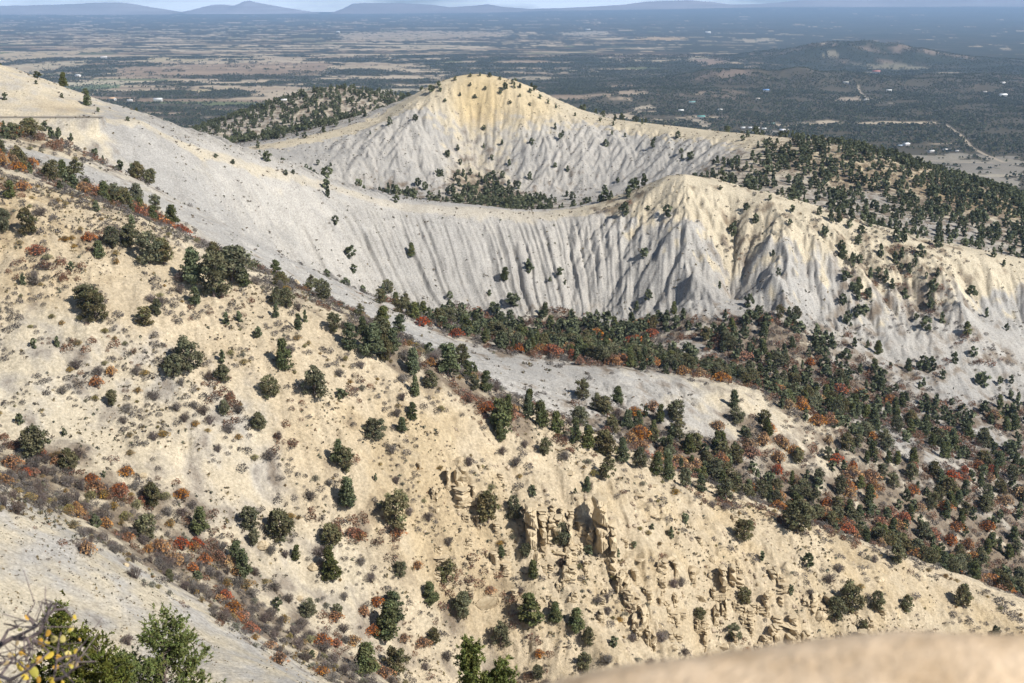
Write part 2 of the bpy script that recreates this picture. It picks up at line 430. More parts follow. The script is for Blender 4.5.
# the bench the road runs on
ROAD = [pt(c, 117.3, 509 + 8 * t) for c, t in zip(np.linspace(-160, 102, 40), np.linspace(0, 1, 40))]
i0_, i1_ = np.searchsorted(RS, 500), np.searchsorted(RS, 580); jc_ = np.searchsorted(AZ, R(-15))
ys_ = np.interp(GX[i0_:i1_, :jc_], [p[0] for p in ROAD], [p[1] for p in ROAD]); zs_ = np.interp(GX[i0_:i1_, :jc_], [p[0] for p in ROAD], [p[2] for p in ROAD])
w_ = (1 - sstep(4.2, 8.0, np.abs(GY[i0_:i1_, :jc_] - ys_))) * (GX[i0_:i1_, :jc_] < ROAD[-1][0])
GZ[i0_:i1_, :jc_] = GZ[i0_:i1_, :jc_] * (1 - w_) + zs_ * w_
# hills and swells of the plain
far = RS > 1800
fx, fy = GX[far], GY[far]
fr_ = np.hypot(fx, fy)
hz_ = np.zeros(fx.shape)
def bump(px, row, h, rw, rd, rough_=0.5):
    D = -PLAIN / ((row - 5) / F)
    cx = ray(px, row)[0] * D
    u = (fx - cx) / rw; v = (fy - D) / rd
    g = np.exp(-(u * u + v * v))
    return h * g * (1 + rough_ * fbm(fx / (rw * .5), fy / (rw * .5), 4)) * sstep(0.02, 0.3, g)
for b in [(832,57,80,420,700),(790,60,50,500,600),(880,58,70,600,500),(915,60,60,500,400),(735,82,70,420,350),(690,92,45,420,300),(770,84,50,300,300),(650,98,28,400,260),(960,84,40,500,300),(860,84,35,500,260),(1010,80,45,400,300),(600,100,20,350,250)]:
    hz_ += bump(*b) * 0.5
hz_ += sstep(3200, 9000, fr_) * fbm(fx / 1900, fy / 1900, 3) * 9 * sstep(-0.25, 0.1, np.arctan2(fx, fy))
hz_ += 240 * sstep(16000, 60000, fr_) * sstep(-0.12, 0.22, np.arctan2(fx, fy)) + 60 * sstep(18000, 60000, fr_)
GZ[far] += hz_

# ------------------------------------------------------------------ ground colour (albedo of the earth itself)
def mix(a, b, t):
    return a + (np.asarray(b, float) - a) * t[..., None]
C = np.empty(GX.shape + (3,))
gx2, gy2 = slope_of(GZ)
TAN, TAN2 = np.array([.475, .395, .28]), np.array([.44, .35, .225])
GREY, GREY2 = np.array([.345, .33, .307]), np.array([.41, .387, .352])
LIT = np.array([.17, .128, .088])
n1 = fbm(nx / 40, ny / 40, 4); n2 = fbm(nx / 6, ny / 6, 4); n3 = fbm(nx / 60 + 5, ny / 60, 3)
pxc, pyc = project(nx, ny, GZ[nz])
bw = np.interp(nx, [pt(90,118,520)[0], pt(370,198,610)[0], pt(600,206,640)[0], pt(640,190,640)[0], pt(700,178,635)[0], pt(800,205,620)[0], pt(950,250,610)[0], pt(1024,262,610)[0]],
               [3, 4, 8, 26, 34, 30, 24, 14])
bwb = np.interp(nx, [pt(240,149,985)[0], pt(400,106,1040)[0], pt(450,80,1045)[0], pt(530,90,1045)[0], pt(600,119,1030)[0], pt(700,132,985)[0], pt(760,136,950)[0]], [8, 13, 36, 34, 16, 15, 38])
capm = 1 - sstep(0.55, 1.25, d_m / bw * (1 + 0.5 * n2))
capb = 1 - sstep(0.55, 1.25, d_b / bwb * (1 + 0.5 * n2))
backside = ((ny > 560) & (d_m > 0))
gr = np.clip(gray + 0.35 * n2 * gray * (1 - gray) * 4 + 0.12 * n1 + 0.16 * np.clip(n3 + .6 * n2, -1, 1) * (dist < 345), 0, 1)
gr = gr * (1 - np.maximum(capm * sstep(480, 540, dist) * np.clip(bw / 14, .45, 1), capb))
gr = sstep(0.2, 0.8, gr)
tan = mix(np.broadcast_to(TAN, nx.shape + (3,)), TAN2, sstep(-0.2, 0.8, n1 + 0.5 * n2))
tan = mix(tan, [.52, .405, .225], np.maximum(capm, capb) * 0.85)
tan = mix(tan, [.50, .44, .335], sstep(0.15, 0.5, gray) * 0.9)
gry = mix(np.broadcast_to(GREY, nx.shape + (3,)), GREY2, sstep(-0.5, 0.7, n3 + 0.6 * n2))
Cn = tan + (gry - tan) * gr[..., None]
lit = np.clip(litter * 1.15 + 0.55 * n2 * (litter > 0.04), 0, 1)
Cn = mix(Cn, LIT, sstep(0.30, 0.85, lit) * 0.85)
C[nz] = Cn
# the plain: woods, fields, roads
farm = RS >= 1700
fx, fy = GX[farm], GY[farm]
fr_ = np.hypot(fx, fy)
PP = np.array([(30,60,.56),(150,40,.52),(250,60,.60),(100,85,.58),(300,85,.50),(60,110,.35),(200,115,.30),(400,45,.55),(330,30,.35),(480,60,.42),(560,40,.45),(650,60,.34),(560,90,.30),(700,90,.22),(850,90,.16),(950,60,.12),(900,120,.12),(700,110,.2),
               (100,25,.34),(300,16,.15),(700,15,.08),(600,25,.22),(950,20,.05),(780,30,.2),(450,85,.35),(380,65,.5),(1000,130,.12),(620,110,.25),(850,130,.1)], float)
D_ = -PLAIN / ((PP[:, 1] - 5) / F); X_ = ray(PP[:, 0], PP[:, 1])[0] * D_
PP[:, 2] *= 0.90
lg = np.log(fr_); an = np.arctan2(fx, fy)
num = np.zeros(fx.shape); den = np.zeros(fx.shape)
for x_, d_, v_ in zip(X_, D_, PP[:, 2]):
    w = 1 / (((an - math.atan2(x_, d_)) * 4) ** 2 + (lg - math.log(math.hypot(x_, d_))) ** 2 + 0.004) ** 1.5
    num += w * v_; den += w
dens = num / den
e1 = fbm(fx / 560, fy / 400, 6, 0.7); e2 = fbm(fx / 260 + 31, fy / 260, 4); e3 = fbm(fx / 2600 + 7, fy / 2600, 3)
fieldn = 0.5 + 0.40 * e1 + 0.16 * e2
field = sstep(-0.05, 0.07, fieldn - (1 - dens) + 0.10 * fbm(fx / 70, fy / 70, 2))
WOOD, WOOD2, EARTH = np.array([.045, .052, .034]), np.array([.075, .070, .046]), np.array([.16, .115, .085])
Cp = mix(np.broadcast_to(WOOD, fx.shape + (3,)), WOOD2, sstep(-0.3, 0.8, e2))
Cp = mix(Cp, EARTH, sstep(0.25, 0.9, e3 + 0.5 * e2) * 0.7 * sstep(0.08, 0.25, dens))
Cp = mix(Cp, [.105, .09, .062], sstep(7500, 5500, fr_) * 0.75)
fc = mix(np.broadcast_to(np.array([.47, .39, .285]), fx.shape + (3,)), [.27, .20, .14], sstep(-0.1, 0.5, fbm(fx / 1500 + 3, fy / 700 + 9, 2)))
fc = mix(fc, [.15, .17, .085], sstep(0.42, 0.6, fbm(fx / 1100 + 30, fy / 600 + 2, 2)))
Cp = Cp + (fc - Cp) * field[..., None]
# bare faces of the plain's hills
gfx, gfy = gx2[farm], gy2[farm]
bare = sstep(0.08, 0.2, np.hypot(gfx, gfy)) * sstep(0.0, 0.5, e2 + 0.5 * e1) * (fr_ > 2600)
Cp = mix(Cp, [.24, .185, .145], bare * 0.8)
ppx, ppy = project(fx, fy, GZ[farm])
FIELDS = [  # outlines of single fields and clearings, mapped on to the flat plain
 ([(0,53),(60,51),(112,47),(110,50),(60,56),(0,62)], (.46,.38,.26)),
 ([(0,66),(40,63),(90,60),(82,66),(30,71),(0,72)], (.48,.41,.29)),
 ([(115,68),(200,64),(330,62),(330,70),(200,76),(120,76)], (.33,.25,.18)),
 ([(50,83),(110,80),(152,82),(120,86),(60,88)], (.50,.45,.33)),
 ([(62,86),(120,85),(118,88),(60,90)], (.16,.20,.11)),
 ([(190,91),(230,87),(232,91),(195,93)], (.45,.38,.24)),
 ([(150,58),(215,59),(210,61),(150,62)], (.45,.38,.25)),
 ([(340,33),(420,31),(512,32),(500,36),(400,41),(345,40)], (.40,.335,.25)),
 ([(400,45),(455,45),(450,48),(400,49)], (.42,.36,.26)),
 ([(340,65),(440,66),(430,68),(345,69)], (.42,.35,.25)),
 ([(365,90),(430,88),(430,92),(370,94)], (.46,.41,.30)),
 ([(505,77),(555,77),(550,80),(505,80)], (.42,.36,.26)),
 ([(560,33),(580,31),(608,31),(606,34),(570,36)], (.42,.37,.29)),
 ([(636,37),(686,37),(680,40),(640,40)], (.45,.33,.19)),
 ([(690,57),(712,56),(700,60),(682,61)], (.40,.36,.27)),
 ([(740,39),(770,38),(782,41),(745,42)], (.40,.34,.24)),
 ([(820,53),(836,52),(838,57),(822,58)], (.28,.25,.18)),
 ([(858,64),(920,66),(921,69),(870,69)], (.22,.20,.14)),
 ([(898,157),(950,154),(1024,156),(1024,200),(960,185),(905,163)], (.27,.245,.205)),
 ([(790,147),(830,145),(900,152),(905,158),(840,155)], (.23,.165,.12)),
 ([(880,154),(960,155),(1024,158),(1024,163),(930,163),(890,158)], (.31,.28,.225)),
 ([(905,170),(1024,176),(1024,178),(910,172)], (.36,.32,.25)),
 ([(638,108),(652,104),(650,110),(641,113)], (.44,.38,.29)),
 ([(672,118),(700,119),(712,124),(708,128),(690,122),(672,121)], (.42,.36,.28)),
 ([(735,131),(770,129),(790,132),(770,135),(740,134)], (.30,.27,.22)),
 ([(835,98),(858,98),(860,101),(836,101)], (.36,.30,.23)),
 ([(790,140),(830,138),(832,142),(800,144)], (.42,.30,.16)),
 ([(690,60),(720,58),(735,62),(700,66)], (.30,.23,.18)),
]
for poly, c_ in FIELDS:
    wob = fbm(fx / 150, fy / 150, 4, .65) * 5, fbm(fx / 150 + 50, fy / 150, 4, .65) * 1.4
    m = in_poly(ppx + wob[0] * 2, ppy + wob[1], poly)
    m = m & (fbm(fx / 60 + 9, fy / 60, 3) > -0.45); mott = (0.9 + 0.25 * e2)[..., None]
    Cp = np.where(m[..., None], np.array(c_) * mott, Cp)
ROADS = [([(1005,158),(985,150),(972,143),(960,130),(945,120)],1.0),([(858,88),(868,96),(880,99),(900,100)],1.0),([(868,96),(850,99),(838,101)],.7),([(672,119),(700,120),(712,127)],.9),([(0,60),(60,58),(112,62)],.35),
         ([(270,100),(284,90),(300,80)],.5),([(575,40),(580,36)],.5),([(493,62),(497,66)],.5),([(90,31),(80,25)],.5),([(800,130),(850,138),(905,152)],.8),([(880,153),(950,157),(1024,160)],.8)]
for L, w_ in ROADS:
    P3 = []
    for c_, r_ in L:
        D = -PLAIN / ((r_ - 5) / F); P3.append((ray(c_, r_)[0] * D, D))
    d = dist_line(fx, fy, P3)
    mm = 1 - sstep(2.5 * w_, 6 * w_, d + fbm(fx / 40, fy / 40, 2) * 2)
    Cp = mix(Cp, [.43, .365, .28], mm * 0.85)
WOODED = np.ones(GX.shape) * 0; WOODED[farm] = np.clip(1 - Cp.max(-1) / .22, 0, 1) + (Cp.max(-1) < .16)
wf = sstep(1700, 2300, fr_)
C[farm] = np.where((RS[farm] < 2300)[:, None, None], Cp, Cp)
C[RS < 1700] = C[RS < 1700]
ov = (RS >= 1700) & (RS < 2300)
# ------------------------------------------------------------------ materials
def mat(name, rough=0.9):
    m = bpy.data.materials.new(name); m.use_nodes = True
    nt = m.node_tree
    b = nt.nodes['Principled BSDF']
    b.inputs['Roughness'].default_value = rough
    b.inputs['Specular IOR Level'].default_value = 0.15
    return m, nt, b

def ground_material():
    m, nt, b = mat('ground', 0.95)
    N, L = nt.nodes, nt.links
    b.inputs['Specular IOR Level'].default_value = 0.05
    at = N.new('ShaderNodeAttribute'); at.attribute_name = 'earth'
    geo = N.new('ShaderNodeNewGeometry')
    prev = at.outputs['Color']
    for sc, lo, hi, det in ((1.6, 0.62, 1.26, 7), (0.11, 0.86, 1.12, 4)):
        n = N.new('ShaderNodeTexNoise'); n.inputs['Scale'].default_value = sc; n.inputs['Detail'].default_value = det; n.inputs['Roughness'].default_value = 0.7
        L.new(geo.outputs['Position'], n.inputs['Vector'])
        mr = N.new('ShaderNodeMapRange'); mr.inputs[1].default_value = 0.3; mr.inputs[2].default_value = 0.7; mr.inputs[3].default_value = lo; mr.inputs[4].default_value = hi
        L.new(n.outputs[0], mr.inputs[0])
        mx = N.new('ShaderNodeMix'); mx.data_type = 'RGBA'; mx.blend_type = 'MULTIPLY'; mx.inputs[0].default_value = 1
        cc = N.new('ShaderNodeCombineColor')
        for i in range(3): L.new(mr.outputs[0], cc.inputs[i])
        L.new(prev, mx.inputs[6]); L.new(cc.outputs[0], mx.inputs[7]); prev = mx.outputs[2]
    # fine grit: small dark chips and pale flakes
    vo = N.new('ShaderNodeTexVoronoi'); vo.inputs['Scale'].default_value = 1.7
    L.new(geo.outputs['Position'], vo.inputs['Vector'])
    vr = N.new('ShaderNodeMapRange'); vr.inputs[1].default_value = 0.05; vr.inputs[2].default_value = 0.30; vr.inputs[3].default_value = 0.62; vr.inputs[4].default_value = 1.04
    L.new(vo.outputs['Distance'], vr.inputs[0])
    sp = N.new('ShaderNodeTexNoise'); sp.inputs['Scale'].default_value = 0.35; sp.inputs['Detail'].default_value = 3
    L.new(geo.outputs['Position'], sp.inputs['Vector'])
    sr = N.new('ShaderNodeMapRange'); sr.inputs[1].default_value = 0.42; sr.inputs[2].default_value = 0.62
    L.new(sp.outputs[0], sr.inputs[0])
    m3 = N.new('ShaderNodeMix'); m3.data_type = 'RGBA'; m3.blend_type = 'MULTIPLY'
    c3 = N.new('ShaderNodeCombineColor')
    for i in range(3): L.new(vr.outputs[0], c3.inputs[i])
    L.new(sr.outputs[0], m3.inputs[0]); L.new(prev, m3.inputs[6]); L.new(c3.outputs[0], m3.inputs[7]); prev = m3.outputs[2]
    L.new(prev, b.inputs['Base Color'])
    n2 = N.new('ShaderNodeTexNoise'); n2.inputs['Scale'].default_value = 1.3; n2.inputs['Detail'].default_value = 8; n2.inputs['Roughness'].default_value = 0.72
    L.new(geo.outputs['Position'], n2.inputs['Vector'])
    bp = N.new('ShaderNodeBump'); bp.inputs['Strength'].default_value = 0.7; bp.inputs['Distance'].default_value = 0.6
    L.new(n2.outputs[0], bp.inputs['Height']); L.new(bp.outputs[0], b.inputs['Normal'])
    return m

def np_mesh(name, verts, faces, nside, colors=None, attr='tint', smooth=False, mats=None, midx=None):
    me = bpy.data.meshes.new(name)
    verts = np.asarray(verts, np.float32); faces = np.asarray(faces, np.int32).reshape(-1)
    nf = faces.size // nside
    me.vertices.add(len(verts)); me.vertices.foreach_set('co', verts.ravel())
    me.loops.add(faces.size); me.loops.foreach_set('vertex_index', faces)
    me.polygons.add(nf); me.polygons.foreach_set('loop_start', np.arange(nf, dtype=np.int32) * nside)
    if smooth: me.polygons.foreach_set('use_smooth', np.ones(nf, bool))
    if midx is not None: me.polygons.foreach_set('material_index', np.asarray(midx, np.int32))
    if colors is not None:
        ca = me.attributes.new(attr, 'FLOAT_COLOR', 'POINT')
        c4 = np.ones((len(verts), 4), np.float32); c4[:, :3] = colors
        ca.data.foreach_set('color', c4.ravel())
    me.update(); me.validate()
    for m in (mats or []): me.materials.append(m)
    return me

def link(name, me, parent=None, loc=None):
    o = bpy.data.objects.new(name, me); COL.objects.link(o)
    if parent is not None: o.parent = parent
    if loc is not None: o.location = loc
    return o

idx = np.arange(NR * NA).reshape(NR, NA)
quads = np.stack([idx[:-1, :-1], idx[:-1, 1:], idx[1:, 1:], idx[1:, :-1]], -1).reshape(-1, 4)[:, ::-1]
gm = np_mesh('ground', np.stack([GX, GY, GZ], -1).reshape(-1, 3), quads, 4, C.reshape(-1, 3), 'earth', True, [ground_material()])
ground = link('ground', gm)
ground['kind'] = 'structure'; ground['label'] = 'eroded tan and grey badland slopes above a wooded plain'
# ------------------------------------------------------------------ haze, far mountains
def tag(o, label=None, cat=None, group=None, kind=None):
    if label: o['label'] = label
    if cat: o['category'] = cat
    if group: o['group'] = group
    if kind: o['kind'] = kind
    return o

def haze_box():
    m = bpy.data.materials.new('haze'); m.use_nodes = True
    nt = m.node_tree; nt.nodes.remove(nt.nodes['Principled BSDF'])
    v = nt.nodes.new('ShaderNodeVolumePrincipled')
    v.inputs['Color'].default_value = HAZE_COLOR
    v.inputs['Density'].default_value = HAZE_DENSITY
    v.inputs['Anisotropy'].default_value = 0.0
    nt.links.new(v.outputs[0], nt.nodes['Material Output'].inputs['Volume'])
    x, y0, y1, z0, z1 = 54000, -2000, 56000, -335, 700
    V = [(a, b, c) for a in (-x, x) for b in (y0, y1) for c in (z0, z1)]
    Fq = [(0,1,3,2),(4,6,7,5),(0,4,5,1),(2,3,7,6),(0,2,6,4),(1,5,7,3)]
    me = bpy.data.meshes.new('haze'); me.from_pydata(V, [], Fq); me.materials.append(m)
    o = link('haze', me); tag(o, 'thin blue haze over the valley', kind='stuff')
HAZE_COLOR = (0.44, 0.66, 1.0, 1)
HAZE_DENSITY = 4.0e-5
haze_box()

def tint_material(name, rough=0.9, trans=0.0, spec=0.1, vary=0.25, hue=(0.475, 0.515)):
    m, nt, b = mat(name, rough)
    b.inputs['Specular IOR Level'].default_value = spec
    at = nt.nodes.new('ShaderNodeAttribute'); at.attribute_name = 'tint'
    oi = nt.nodes.new('ShaderNodeObjectInfo')
    hs = nt.nodes.new('ShaderNodeHueSaturation')
    h2 = nt.nodes.new('ShaderNodeMapRange'); h2.inputs[3].default_value = hue[0]; h2.inputs[4].default_value = hue[1]
    m7 = nt.nodes.new('ShaderNodeMath'); m7.operation = 'MULTIPLY'; m7.inputs[1].default_value = 7.31
    f7 = nt.nodes.new('ShaderNodeMath'); f7.operation = 'FRACT'
    nt.links.new(oi.outputs['Random'], m7.inputs[0]); nt.links.new(m7.outputs[0], f7.inputs[0]); nt.links.new(f7.outputs[0], h2.inputs[0]); nt.links.new(h2.outputs[0], hs.inputs['Hue'])
    s7 = nt.nodes.new('ShaderNodeMapRange'); s7.inputs[3].default_value = 1.08; s7.inputs[4].default_value = 0.72; nt.links.new(f7.outputs[0], s7.inputs[0]); nt.links.new(s7.outputs[0], hs.inputs['Saturation'])
    mr = nt.nodes.new('ShaderNodeMapRange'); mr.inputs[3].default_value = 1 - vary; mr.inputs[4].default_value = 1 + vary
    nt.links.new(oi.outputs['Random'], mr.inputs[0]); nt.links.new(mr.outputs[0], hs.inputs['Value'])
    nt.links.new(at.outputs['Color'], hs.inputs['Color'])
    nt.links.new(hs.outputs[0], b.inputs['Base Color'])
    if trans:
        t = nt.nodes.new('ShaderNodeBsdfTranslucent'); mx = nt.nodes.new('ShaderNodeMixShader'); mx.inputs[0].default_value = trans
        nt.links.new(hs.outputs[0], t.inputs['Color'])
        nt.links.new(b.outputs[0], mx.inputs[1]); nt.links.new(t.outputs[0], mx.inputs[2])
        nt.links.new(mx.outputs[0], nt.nodes['Material Output'].inputs['Surface'])
    return m
M_LEAF = tint_material('foliage', 0.8, 0.12)
M_WOOD = tint_material('bark', 0.9)
M_STEM = tint_material('bare_stems', 0.9)
M_BRIGHT = tint_material('autumn_leaves', 0.7, 0.25, vary=0.2, hue=(0.497, 0.52))
M_STONE = None

def mountain(name, D, prof, depth, col, label):
    """far ridge: a long hill with a crest that follows prof (photo column, row)"""
    cols = np.array([p[0] for p in prof], float); rows = np.array([p[1] for p in prof], float)
    n = 160; u = np.linspace(cols[0], cols[-1], n)
    X = ray(u, 5)[0] * D
    top = (np.interp(u, cols, rows) - 5) * -D / F
    vs = np.linspace(-1, 1, 25)
    V = []; 
    for v in vs:
        g = np.clip(1 - abs(v), 0, 1)
        shape = g ** 0.8
        h = -340 + (top + 340) * shape
        h = h + fbm(X / 1000 + 3, np.full(n, v * 3.0 + 1), 4) * 35 * min(1.0, 4 * (1 - abs(v))) * (0.25 + abs(v))
        V.append(np.stack([X, np.full(n, D + v * depth), h], -1))
    V = np.concatenate(V)
    ii = np.arange(len(vs) * n).reshape(len(vs), n)
    q = np.stack([ii[:-1, :-1], ii[:-1, 1:], ii[1:, 1:], ii[1:, :-1]], -1).reshape(-1, 4)
    nn = fbm(V[:, 0] / 2500, V[:, 2] / 90, 3)
    c = np.array(col) * (1 + 0.35 * nn)[:, None]
    o = link(name, np_mesh(name, V, q, 4, np.clip(c, .02, .8), 'tint', True, [M_STEM]))
    tag(o, label, kind='structure')
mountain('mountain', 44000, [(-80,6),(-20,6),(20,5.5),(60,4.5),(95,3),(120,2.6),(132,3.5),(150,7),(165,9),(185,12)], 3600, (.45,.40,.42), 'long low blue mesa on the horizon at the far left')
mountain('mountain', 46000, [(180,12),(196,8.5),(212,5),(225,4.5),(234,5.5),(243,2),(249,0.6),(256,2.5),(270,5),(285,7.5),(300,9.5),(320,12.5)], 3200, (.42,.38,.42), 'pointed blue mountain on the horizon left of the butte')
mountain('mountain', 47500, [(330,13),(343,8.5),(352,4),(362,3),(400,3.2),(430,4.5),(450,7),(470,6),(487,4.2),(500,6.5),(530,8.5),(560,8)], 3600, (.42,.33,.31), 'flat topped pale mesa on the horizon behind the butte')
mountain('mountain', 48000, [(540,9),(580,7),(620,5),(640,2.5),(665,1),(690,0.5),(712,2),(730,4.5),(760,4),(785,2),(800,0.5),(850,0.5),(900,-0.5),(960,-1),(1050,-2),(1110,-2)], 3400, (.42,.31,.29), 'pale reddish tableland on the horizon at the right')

# ------------------------------------------------------------------ plants: small meshes of many leaf-sized faces
def quads_at(cent, size, g, flat=0.0, out=None):
    """random little quads at the points of CENT; OUT biases their normals outward"""
    n = len(cent)
    a = g.normal(size=(n, 3)); 
    if out is not None: a = a * 0.7 + out
    a /= np.linalg.norm(a, axis=1)[:, None] + 1e-9
    b = g.normal(size=(n, 3)); b -= (b * a).sum(1)[:, None] * a; b /= np.linalg.norm(b, axis=1)[:, None] + 1e-9
    c = np.cross(a, b)
    s = (np.asarray(size) * (0.6 + 0.8 * g.random(n)))[:, None]
    asp = (0.5 + 0.5 * g.random(n))[:, None]
    p = np.stack([cent - b * s - c * s * asp, cent + b * s - c * s * asp * 0.6, cent + b * s * 0.9 + c * s * asp, cent - b * s * 0.7 + c * s * asp * 0.8], 1)
    return p.reshape(-1, 3)

def tube(path, r0, r1, sides=5):
    """tapered tube along a list of points -> verts, quads"""
    path = np.asarray(path, float); n = len(path); V = []; 
    for i in range(n):
        d = path[min(i + 1, n - 1)] - path[max(i - 1, 0)]; d = d / (np.linalg.norm(d) + 1e-9)
        u = np.cross(d, (0.31, 0.2, 0.93) if abs(d[2]) < 0.9 else (1, 0, 0)); u /= np.linalg.norm(u); w = np.cross(d, u)
        r = r0 + (r1 - r0) * i / (n - 1)
        for k in range(sides):
            t = 2 * np.pi * k / sides; V.append(path[i] + r * (u * np.cos(t) + w * np.sin(t)))
    Fq = [(i * sides + k, i * sides + (k + 1) % sides, (i + 1) * sides + (k + 1) % sides, (i + 1) * sides + k) for i in range(n - 1) for k in range(sides)]
    return np.array(V), np.array(Fq)

class Build:
    def __init__(self): self.v, self.f, self.c, self.n = [], [], [], 0
    def add(self, V, Fq, col):
        V = np.asarray(V); self.v.append(V); self.f.append(np.asarray(Fq) + self.n)
        col = np.asarray(col, float); self.c.append(np.broadcast_to(col, (len(V), 3)) if col.ndim == 1 else col); self.n += len(V)
    def quads(self, P, col):
        n = len(P) // 4; self.add(P, np.arange(len(P)).reshape(n, 4), np.repeat(col, 4, 0) if np.ndim(col) == 2 else col)
    def arrays(self): return np.concatenate(self.v), np.concatenate(self.f), np.concatenate(self.c)
    def mesh(self, name, mats, smooth=False):
        v, f, c = self.arrays(); return np_mesh(name, v, f, 4, c, 'tint', smooth, mats)

def tree_meshes(kind, seed, nclump=80, per=40, leaf=0.026):
    g = np.random.default_rng(seed)
    lean = g.normal(size=2) * 0.05
    wid = (0.40 + 0.08 * g.random()) if kind == 'juniper' else (0.33 + 0.07 * g.random())
    cl = []
    lob = g.random(6) * 2 * np.pi
    while len(cl) < nclump:
        z = g.random() ** 0.9
        if kind == 'juniper': rad = wid * math.sqrt(max(0, 1 - ((z - 0.42) / 0.60) ** 2)) 
        else: rad = wid * (1.08 - z) ** 0.75 * min(1, 0.55 + z * 3)
        th = g.random() * 2 * np.pi
        rad *= 0.82 + 0.2 * math.sin(2 * th + lob[0]) * math.sin(7 * z + lob[1]) + 0.12 * math.sin(3 * th + lob[2])
        rr = rad * g.random() ** 0.42
        cl.append((rr * math.cos(th) + lean[0] * z, rr * math.sin(th) + lean[1] * z, 0.09 + 0.87 * z))
    cl = np.array(cl)
    crown = Build()
    tone = {'juniper': np.array([.115, .125, .060]), 'pinyon': np.array([.088, .115, .046])}[kind]
    for c in cl:
        cr = 0.095 + 0.05 * g.random()
        d = g.normal(size=(per, 3)); d /= np.linalg.norm(d, axis=1)[:, None]
        P = c + d * (cr * g.random(per)[:, None] ** 0.5) * np.array([1, 1, 0.75])
        ct = tone * (0.75 + 0.6 * g.random()) * np.array([1 + 0.25 * g.random(), 1, 1])
        crown.quads(quads_at(P, leaf, g, out=d * 0.5 + np.array([0, 0, 0.3])), ct * (0.8 + 0.4 * g.random((per, 1))))
    tr = Build()
    bark = np.array([.13, .10, .085])
    top = np.array([lean[0], lean[1], 0.78])
    stem = [np.array([0, 0, -0.06])] + [top * t + np.append(g.normal(size=2) * 0.012, 0) for t in (0.15, 0.4, 0.7, 1.0)]
    tr.add(*tube(stem, 0.035, 0.008, 6), bark)
    for i in g.choice(nclump, 12, replace=False):
        c = cl[i]; z0 = max(0.06, c[2] * 0.55)
        s0 = top * (z0 / 0.78)
        mid = (s0 + c) / 2 + np.array([0, 0, -0.02])
        tr.add(*tube([s0, mid, c], 0.013, 0.004, 4), bark * (0.9 + 0.3 * g.random()))
    return crown.mesh(kind + '_crown', [M_LEAF]), tr.mesh(kind + '_trunk', [M_WOOD], True)

def low_tree(seed, kind, nclump=22, per=8, leaf=0.10):
    g = np.random.default_rng(seed); b = Build()
    for _ in range(nclump):
        z = g.random() ** 0.9; th = g.random() * 6.283
        rad = (0.38 * math.sqrt(max(0, 1 - ((z - .42) / .6) ** 2))) if kind == 'juniper' else 0.28 * (1.08 - z) ** .75
        rr = rad * g.random() ** .5
        c = np.array([rr * math.cos(th), rr * math.sin(th), 0.08 + .86 * z])
        d = g.normal(size=(per, 3)); d /= np.linalg.norm(d, axis=1)[:, None]
        tone = np.array([.10, .112, .052]) * (0.7 + .6 * g.random())
        b.quads(quads_at(c + d * 0.1 * g.random((per, 1)), leaf, g, out=d * .6), np.broadcast_to(tone, (per, 3)))
    return b.arrays()

def stem_shrub(seed, tint, leaves=None, nst=70):
    """leafless or thinly leaved shrub, unit height, about 1.3 wide"""
    g = np.random.default_rng(seed); b = Build()
    for i in range(nst):
        th = g.random() * 6.283; out = 0.2 + 0.75 * g.random()
        base = np.append(g.normal(size=2) * 0.10, -0.05)
        tip = np.array([out * 0.68 * math.cos(th), out * 0.68 * math.sin(th), (1.08 - 0.65 * out ** 2) * (0.7 + 0.3 * g.random())])
        mid = base * 0.5 + tip * 0.5 + np.append(g.normal(size=2) * 0.06, 0.06)
        col = np.array(tint) * (0.7 + 0.6 * g.random())
        for p, q, w0, w1 in [(base, mid, 0.018, 0.013), (mid, tip, 0.013, 0.006)] + [(mid + (tip - mid) * t, mid + (tip - mid) * t + g.normal(size=3) * 0.13 + np.array([0, 0, .09]), 0.010, 0.005) for t in g.random(5)]:
            d = q - p; s = np.cross(d, g.normal(size=3)); s /= np.linalg.norm(s) + 1e-9
            b.quads(np.array([p - s * w0, p + s * w0, q + s * w1, q - s * w1]), col)
    if leaves is not None:
        n, cols, size = leaves
        u = g.random(n); th = g.random(n) * 6.283; out = np.sqrt(g.random(n))
        lump = 1 + 0.25 * np.sin(3 * th + g.random() * 6) 
        z = (1.0 - 0.6 * out ** 2) * (0.45 + 0.55 * u ** 0.6)
        P = np.stack([out * .7 * lump * np.cos(th), out * .7 * lump * np.sin(th), z], -1)
        ci = g.integers(0, len(cols), n)
        b.quads(quads_at(P, size, g), np.array(cols)[ci] * (0.75 + 0.5 * g.random((n, 1))))
    return b.mesh('shrub', [M_BRIGHT if leaves is not None else M_STEM])

